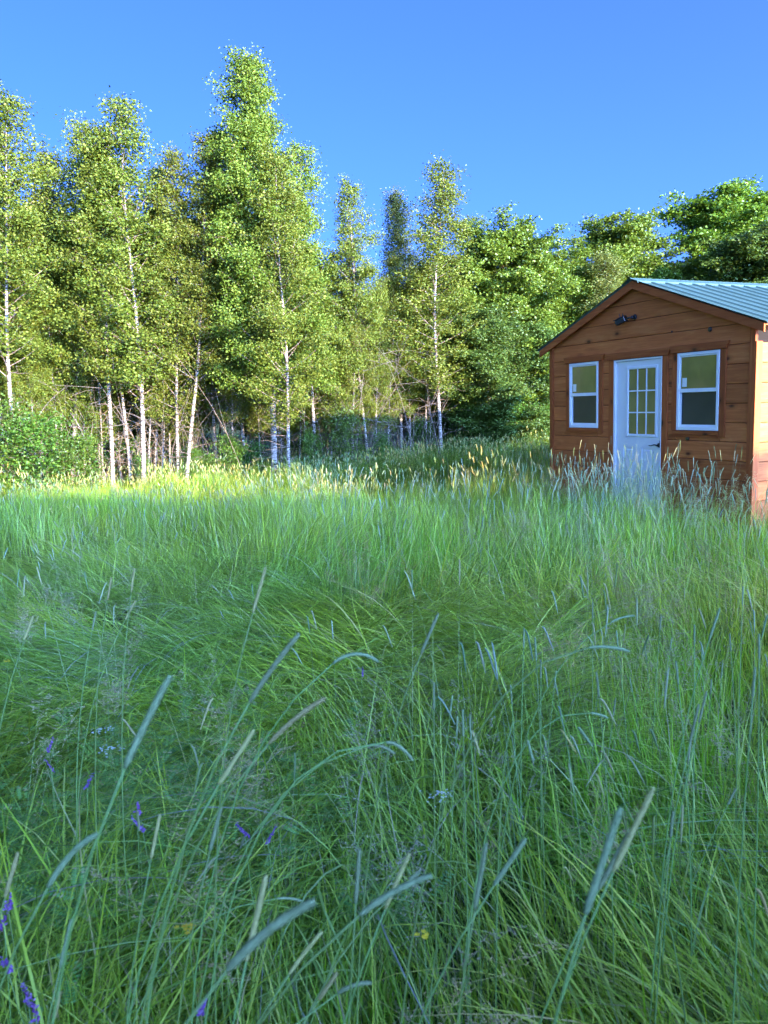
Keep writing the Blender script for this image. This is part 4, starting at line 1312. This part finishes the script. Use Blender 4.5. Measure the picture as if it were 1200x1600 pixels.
def head_mesh(P, R, r, mat, bris=700):
    g = GB()
    n = 26; t = np.linspace(0, 1, n); s = np.linspace(0, 1, len(P))
    Q = np.stack([np.interp(t, s, P[:, c]) for c in range(3)], -1)
    # smooth the spine
    for _ in range(3): Q[1:-1] = (Q[:-2] + 2 * Q[1:-1] + Q[2:]) / 4
    rad = R * .66 * np.clip(np.minimum(t * 9 + .45, (1 - t) * 7 + .35), 0, 1) * (1 + .05 * np.sin(t * 140) + r.normal(size=n) * .03)
    g.tube(Q, rad, 9)
    T = np.gradient(Q, axis=0); T /= np.linalg.norm(T, axis=1)[:, None]
    u = r.uniform(.01, .99, bris); k = (u * (n - 1)).astype(int)
    a = r.uniform(0, 6.283, bris)
    ref = np.array([.3, .5, .8]); A = np.cross(T[k], ref); A /= np.linalg.norm(A, axis=1)[:, None]; B = np.cross(T[k], A)
    o = np.cos(a)[:, None] * A + np.sin(a)[:, None] * B
    c = Q[k] + o * (rad[k] * .8)[:, None]
    tip = c + o * R * .38 + T[k] * R * r.uniform(.2, .9, bris)[:, None]
    sdv = np.cross(o, T[k]) * R * .16
    m_ = (c + tip) / 2
    V = np.stack([c, m_ + sdv, tip, m_ - sdv], 1).reshape(-1, 3)
    g.add(V, np.arange(bris * 4).reshape(-1, 4), 4)
    return g.mesh('seed_head', [mat], True)

def timothy(bx, by, tx, ty, L, bow, label, ripe=False, R=.0042):
    """head from photo px (bx,by) to (tx,ty); L is its length in metres"""
    r = np.random.default_rng(int(bx * 7 + by))
    a1, b1 = at_depth(bx, by, 1.0) - np.array([0, 0, EYE]), at_depth(tx, ty, 1.0) - np.array([0, 0, EYE])
    Y = L / np.linalg.norm(b1 - a1)
    A = at_depth(bx, by, Y); B = at_depth(tx, ty, Y * 1.01)
    mid = (A + B) / 2
    side = np.array([0, 0, 1.0]) * bow
    t = np.linspace(0, 1, 9)[:, None]
    C = mid + side
    P = (1 - t) ** 2 * A + 2 * t * (1 - t) * C + t * t * B
    d = P[1] - P[0]; d /= np.linalg.norm(d)
    gx, gy = A[0] - d[0] * .35, A[1] - d[1] * .35
    gz = float(ground(gx, gy))
    h = A[2] - gz
    t = np.linspace(0, 1, 12)[:, None]
    G = np.array([gx, gy, gz]); C1 = A - d * min(.3, h * .5); C2 = G + np.array([0, 0, h * .45])
    S = (1 - t) ** 3 * A + 3 * t * (1 - t) ** 2 * C1 + 3 * t * t * (1 - t) * C2 + t ** 3 * G
    root = empty('timothy_stalk', tuple(G)); tag(root, label, 'grass stalk', 'timothy stalks standing out of the meadow')
    g = GB(); g.tube(S - G, np.linspace(.0011, .0019, 12), 5)
    link('stem', g.mesh('stem', [M_stem], True), root)
    link('seed_head', head_mesh(P - G, R, r, M_head_tan if ripe else M_head), root)
    if r.uniform() < .6:
        V, tt, PP = blade(r, 0, 0, r.uniform(.2, .35), .006, .3, 1.3, r.uniform(0, 6.28), 8)
        gg = GB(); gg.add(V + (S[8] - G), blade_faces(8), 4, tt)
        link('leaf', gg.mesh('leaf', [M_stem]), root)

TIM = [
 (355, 1516, 492, 1409, .085, .012, 'thick blue green timothy head lying nearly flat, low left of centre at the bottom', 0, .0048),
 (562, 1430, 675, 1368, .085, .010, 'long grey timothy head slanting up to the right just right of the bottom centre', 0, .0046),
 (640, 1375, 655, 1363, .02, 0, 'short tip of a timothy head peeping out behind the slanting grey one', 0, .004),
 (195, 1200, 266, 1056, .10, .004, 'long dark timothy head leaning right above the purple flowers', 0, .0046),
 (75, 1386, 152, 1304, .085, .018, 'dark bowed timothy head at the lower left', 0, .0046),
 (390, 1097, 468, 990, .10, .006, 'long dark timothy head over the shaded hollow', 0, .0042),
 (420, 1162, 510, 1090, .095, .010, 'tan tinged bowed timothy head below the shaded hollow', 1, .0042),
 (520, 1037, 592, 1034, .075, .030, 'arched timothy head bent over like a hook near the centre', 0, .004),
 (395, 957, 415, 886, .085, -.002, 'pale straw coloured timothy head standing alone left of the centre', 1, .004),
 (658, 1021, 685, 958, .080, 0, 'upright grey timothy head right of the arched one', 0, .004),
 (915, 1428, 970, 1262, .105, .002, 'longest timothy head, leaning right at the lower right, left one of three', 0, .0046),
 (958, 1362, 1022, 1230, .105, 0, 'timothy head with a yellowish tip, right one of three at the lower right', 1, .0044),
 (935, 1390, 985, 1300, .08, .002, 'timothy head between the other two at the lower right', 0, .0044),
 (771, 1384, 822, 1310, .075, 0, 'short slanting timothy head left of the group of three', 0, .0042),
 (742, 1420, 760, 1318, .085, 0, 'upright grey timothy head below the short slanting one', 0, .004),
 (602, 1420, 640, 1334, .085, .002, 'brownish timothy head leaning across the slanting grey one', 1, .004),
 (556, 1412, 562, 1326, .080, 0, 'fuzzy upright timothy head near the bottom centre', 0, .004),
 (572, 1166, 617, 1178, .05, .014, 'left one of two small drooping timothy heads bowed side by side', 0, .0034),
 (603, 1160, 645, 1188, .05, .016, 'right one of two small drooping timothy heads bowed side by side', 0, .0034),
 (528, 1552, 580, 1536, .05, .010, 'short bent timothy head at the bottom edge', 0, .0042),
 (498, 1562, 527, 1520, .05, 0, 'short upright yellow green timothy head at the bottom edge', 1, .004),
 (452, 1522, 503, 1456, .08, .004, 'tan timothy head right of the flat blue green one', 1, .004),
 (385, 1502, 416, 1368, .10, 0, 'yellow green timothy head standing behind the flat blue green one', 1, .0042),
 (342, 1226, 397, 1140, .085, 0, 'straw yellow timothy head left of the shaded hollow', 1, .0038),
 (328, 1330, 346, 1258, .07, 0, 'pale timothy head left of centre, below the straw yellow one', 0, .0038),
 (236, 1342, 250, 1272, .075, 0, 'thin yellowish timothy head above the bottom left', 1, .0036),
 (94, 1512, 112, 1436, .08, 0, 'upright pale timothy head at the lower left corner', 0, .004),
 (85, 1592, 94, 1550, .05, 0, 'short timothy head at the very bottom left', 1, .004),
 (8, 1402, 28, 1332, .07, 0, 'timothy head at the left edge, low down', 1, .004),
 (920, 1012, 984, 1018, .065, .008, 'pale timothy head lying level right of the centre', 0, .0034),
 (955, 972, 992, 962, .06, .008, 'small pale timothy head above the level one', 0, .0034),
 (1108, 1000, 1125, 950, .075, 0, 'dark grey timothy head leaning right below the shed corner', 0, .0038),
 (925, 1166, 903, 1136, .05, .003, 'small bright timothy head leaning left at the right of centre', 0, .0038),
 (923, 1114, 950, 1122, .04, .004, 'small level timothy head above the small bright one', 0, .0034),
 (824, 1156, 833, 1190, .05, .002, 'small timothy head hanging down right of centre', 0, .0034),
 (1137, 1258, 1150, 1232, .05, 0, 'short fat timothy head near the right edge', 0, .004),
 (1048, 1308, 1052, 1268, .05, 0, 'short upright timothy head between the three and the right edge', 0, .0038),
 (432, 1404, 472, 1408, .05, .006, 'thin level timothy head above the flat blue green one', 0, .0034),
 (38, 1000, 52, 962, .06, 0, 'small pale timothy head at the left edge of the meadow', 1, .0034),
 (205, 925, 210, 888, .06, 0, 'small timothy head standing over the flattened grass on the left', 1, .0034),
 (168, 938, 174, 902, .06, 0, 'small timothy head left of its twin over the flattened grass', 1, .0034),
 (196, 968, 212, 938, .06, 0, 'tilted yellowish timothy head over the flattened grass', 1, .0034),
 (144, 985, 150, 955, .055, 0, 'blurred pale timothy head low in the flattened grass on the left', 0, .0034),
 (1078, 1160, 1092, 1100, .08, 0, 'upright timothy head in the bright grass near the right edge', 0, .0036),
 (1092, 1130, 1104, 1080, .075, 0, 'timothy head beside a dark stalk in the bright grass on the right', 0, .0036),
]
for a in TIM:
    timothy(*a[:7], ripe=bool(a[7]), R=a[8])
# smaller upright heads of the right half, one by one in the order left to right
small = [(678, 1108, 678, 1066), (713, 1152, 715, 1118), (724, 1150, 723, 1108), (736, 1156, 734, 1118), (703, 1118, 707, 1086), (818, 1012, 819, 980), (838, 1032, 836, 996), (866, 1075, 869, 1048), (872, 1088, 866, 1058), (936, 1090, 932, 1050), (926, 966, 926, 940),
         (1031, 985, 1033, 960), (1046, 1018, 1050, 996), (1085, 1008, 1085, 976), (1097, 1030, 1096, 1008), (1127, 1060, 1129, 1035), (1142, 1018, 1140, 990), (1160, 945, 1161, 916), (1176, 1090, 1180, 1042), (1186, 1030, 1186, 990), (1060, 1070, 1056, 1032), (1010, 1030, 1008, 1008), (988, 1082, 984, 1058), (966, 1012, 963, 985), (845, 1060, 845, 1030), (1110, 1085, 1112, 1060), (958, 1120, 962, 1090), (800, 1100, 798, 1070)]
places = ['in the flattened grass', 'in the bright upright grass']
ORD = 'first second third fourth fifth sixth seventh eighth ninth tenth eleventh twelfth thirteenth fourteenth fifteenth sixteenth seventeenth eighteenth'.split()
cnt_ = [0, 0]
for a, b_, c, d in sorted(small):
    w_ = 0 if a < 900 else 1
    timothy(a, b_, c, d, .06, 0, ORD[cnt_[w_]] + ' small upright timothy head from the left ' + places[w_], R=.0034)
    cnt_[w_] += 1

def flower(px, py, h, kind, label):
    r = np.random.default_rng(int(px * 3 + py))
    x, y = gpx(px, py, h); z = float(ground(x, y))
    root = empty('vetch_flower' if kind == 'vetch' else ('white_flower' if kind == 'white' else 'yellow_flower'), (x, y, z))
    tag(root, label, 'flower', {'vetch': 'purple vetch flowers', 'white': 'white flower clusters', 'yellow': 'small yellow flowers'}[kind])
    g = GB(); bx, by = r.normal(size=2) * .08
    t = np.linspace(0, 1, 8)[:, None]
    S = np.array([bx, by, 0]) * (1 - t) ** 1.5 + np.array([0, 0, h]) * t
    g.tube(S, np.linspace(.0012, .0008, 8), 4)
    link('stem', g.mesh('stem', [M_stem], True), root)
    g = GB()
    if kind == 'vetch':
        ax = np.array([r.normal() * .5, r.normal() * .3, 1.0]); ax /= np.linalg.norm(ax)
        sd_ = np.array([math.cos(r.uniform(0, 6)), math.sin(r.uniform(0, 6)), -.2]); L = r.uniform(.035, .055)
        for q in range(26):
            u = q / 26; c = np.array([0, 0, h]) + ax * L * (u - .3)
            d = sd_ + r.normal(size=3) * .45; d /= np.linalg.norm(d); l = .012 * (1.1 - .6 * u)
            s2 = np.cross(d, ax); s2 /= np.linalg.norm(s2)
            tip = c + d * l
            g.add([c, c + d * l * .6 + s2 * l * .22, tip, c + d * l * .6 - s2 * l * .22], [[0, 1, 2, 3]], 4)
            s3 = np.cross(d, s2)
            g.add([c, c + d * l * .6 + s3 * l * .25, tip, c + d * l * .6 - s3 * l * .2], [[0, 1, 2, 3]], 4)
        mat = M_petal
    else:
        n = 34 if kind == 'white' else 8
        sp = .020 if kind == 'white' else .007
        for q in range(n):
            c = np.array([0, 0, h]) + np.append(r.normal(size=2) * sp, abs(r.normal()) * .004)
            a0 = r.uniform(0, 6.28); l = .0034 if kind == 'white' else .006
            for k in range(5):
                a = a0 + k * 1.257; d = np.array([math.cos(a), math.sin(a), .25]); s2 = np.array([-math.sin(a), math.cos(a), 0])
                g.add([c, c + d * l * .6 + s2 * l * .35, c + d * l, c + d * l * .6 - s2 * l * .35], [[0, 1, 2, 3]], 4)
        mat = M_whitepetal if kind == 'white' else M_yellowpetal
    link('blossom', g.mesh('blossom', [mat]), root)
for a in [
 (76, 1168, .62, 'vetch', 'purple vetch blossom, upper one of the pair in the lower left grass'),
 (80, 1200, .60, 'vetch', 'purple vetch blossom, lower one of the pair in the lower left grass'),
 (136, 1222, .60, 'vetch', 'upright purple vetch blossom right of the pair on the left'),
 (382, 1297, .62, 'vetch', 'dark violet vetch blossom standing alone left of the bottom centre'),
 (565, 1052, .58, 'vetch', 'tiny violet vetch blossom below the arched timothy head'),
 (214, 1266, .60, 'vetch', 'faded purple vetch blossom above the straw coloured spikes on the left'),
 (222, 1290, .60, 'vetch', 'faded lilac vetch blossom just below another faded one'),
 (12, 1415, .66, 'vetch', 'violet vetch blossom at the left edge, upper one'),
 (6, 1442, .66, 'vetch', 'violet vetch blossom at the left edge, lower one'),
 (10, 1506, .66, 'vetch', 'blue violet vetch blossom at the left edge near the bottom'),
 (44, 1562, .68, 'vetch', 'blue vetch blossom in the bottom left corner, upper one'),
 (56, 1586, .68, 'vetch', 'violet vetch blossom in the bottom left corner, lower one'),
 (320, 1576, .66, 'vetch', 'pale lilac vetch blossom at the bottom edge left of centre'),
 (418, 1311, .60, 'vetch', 'small faded vetch blossom right of the dark violet one'),
 (690, 1245, .62, 'white', 'white flower cluster right of the centre in the lower meadow'),
 (164, 1142, .58, 'white', 'small white flower cluster above the purple pair'),
 (172, 1172, .60, 'white', 'small white flower cluster right of the purple pair'),
 (294, 1452, .60, 'yellow', 'small yellow flower low at the left'),
 (663, 1462, .60, 'yellow', 'small yellow flower below the long slanting timothy head'),
 (12, 1034, .55, 'yellow', 'small yellow flower at the left edge'),
]: flower(*a)
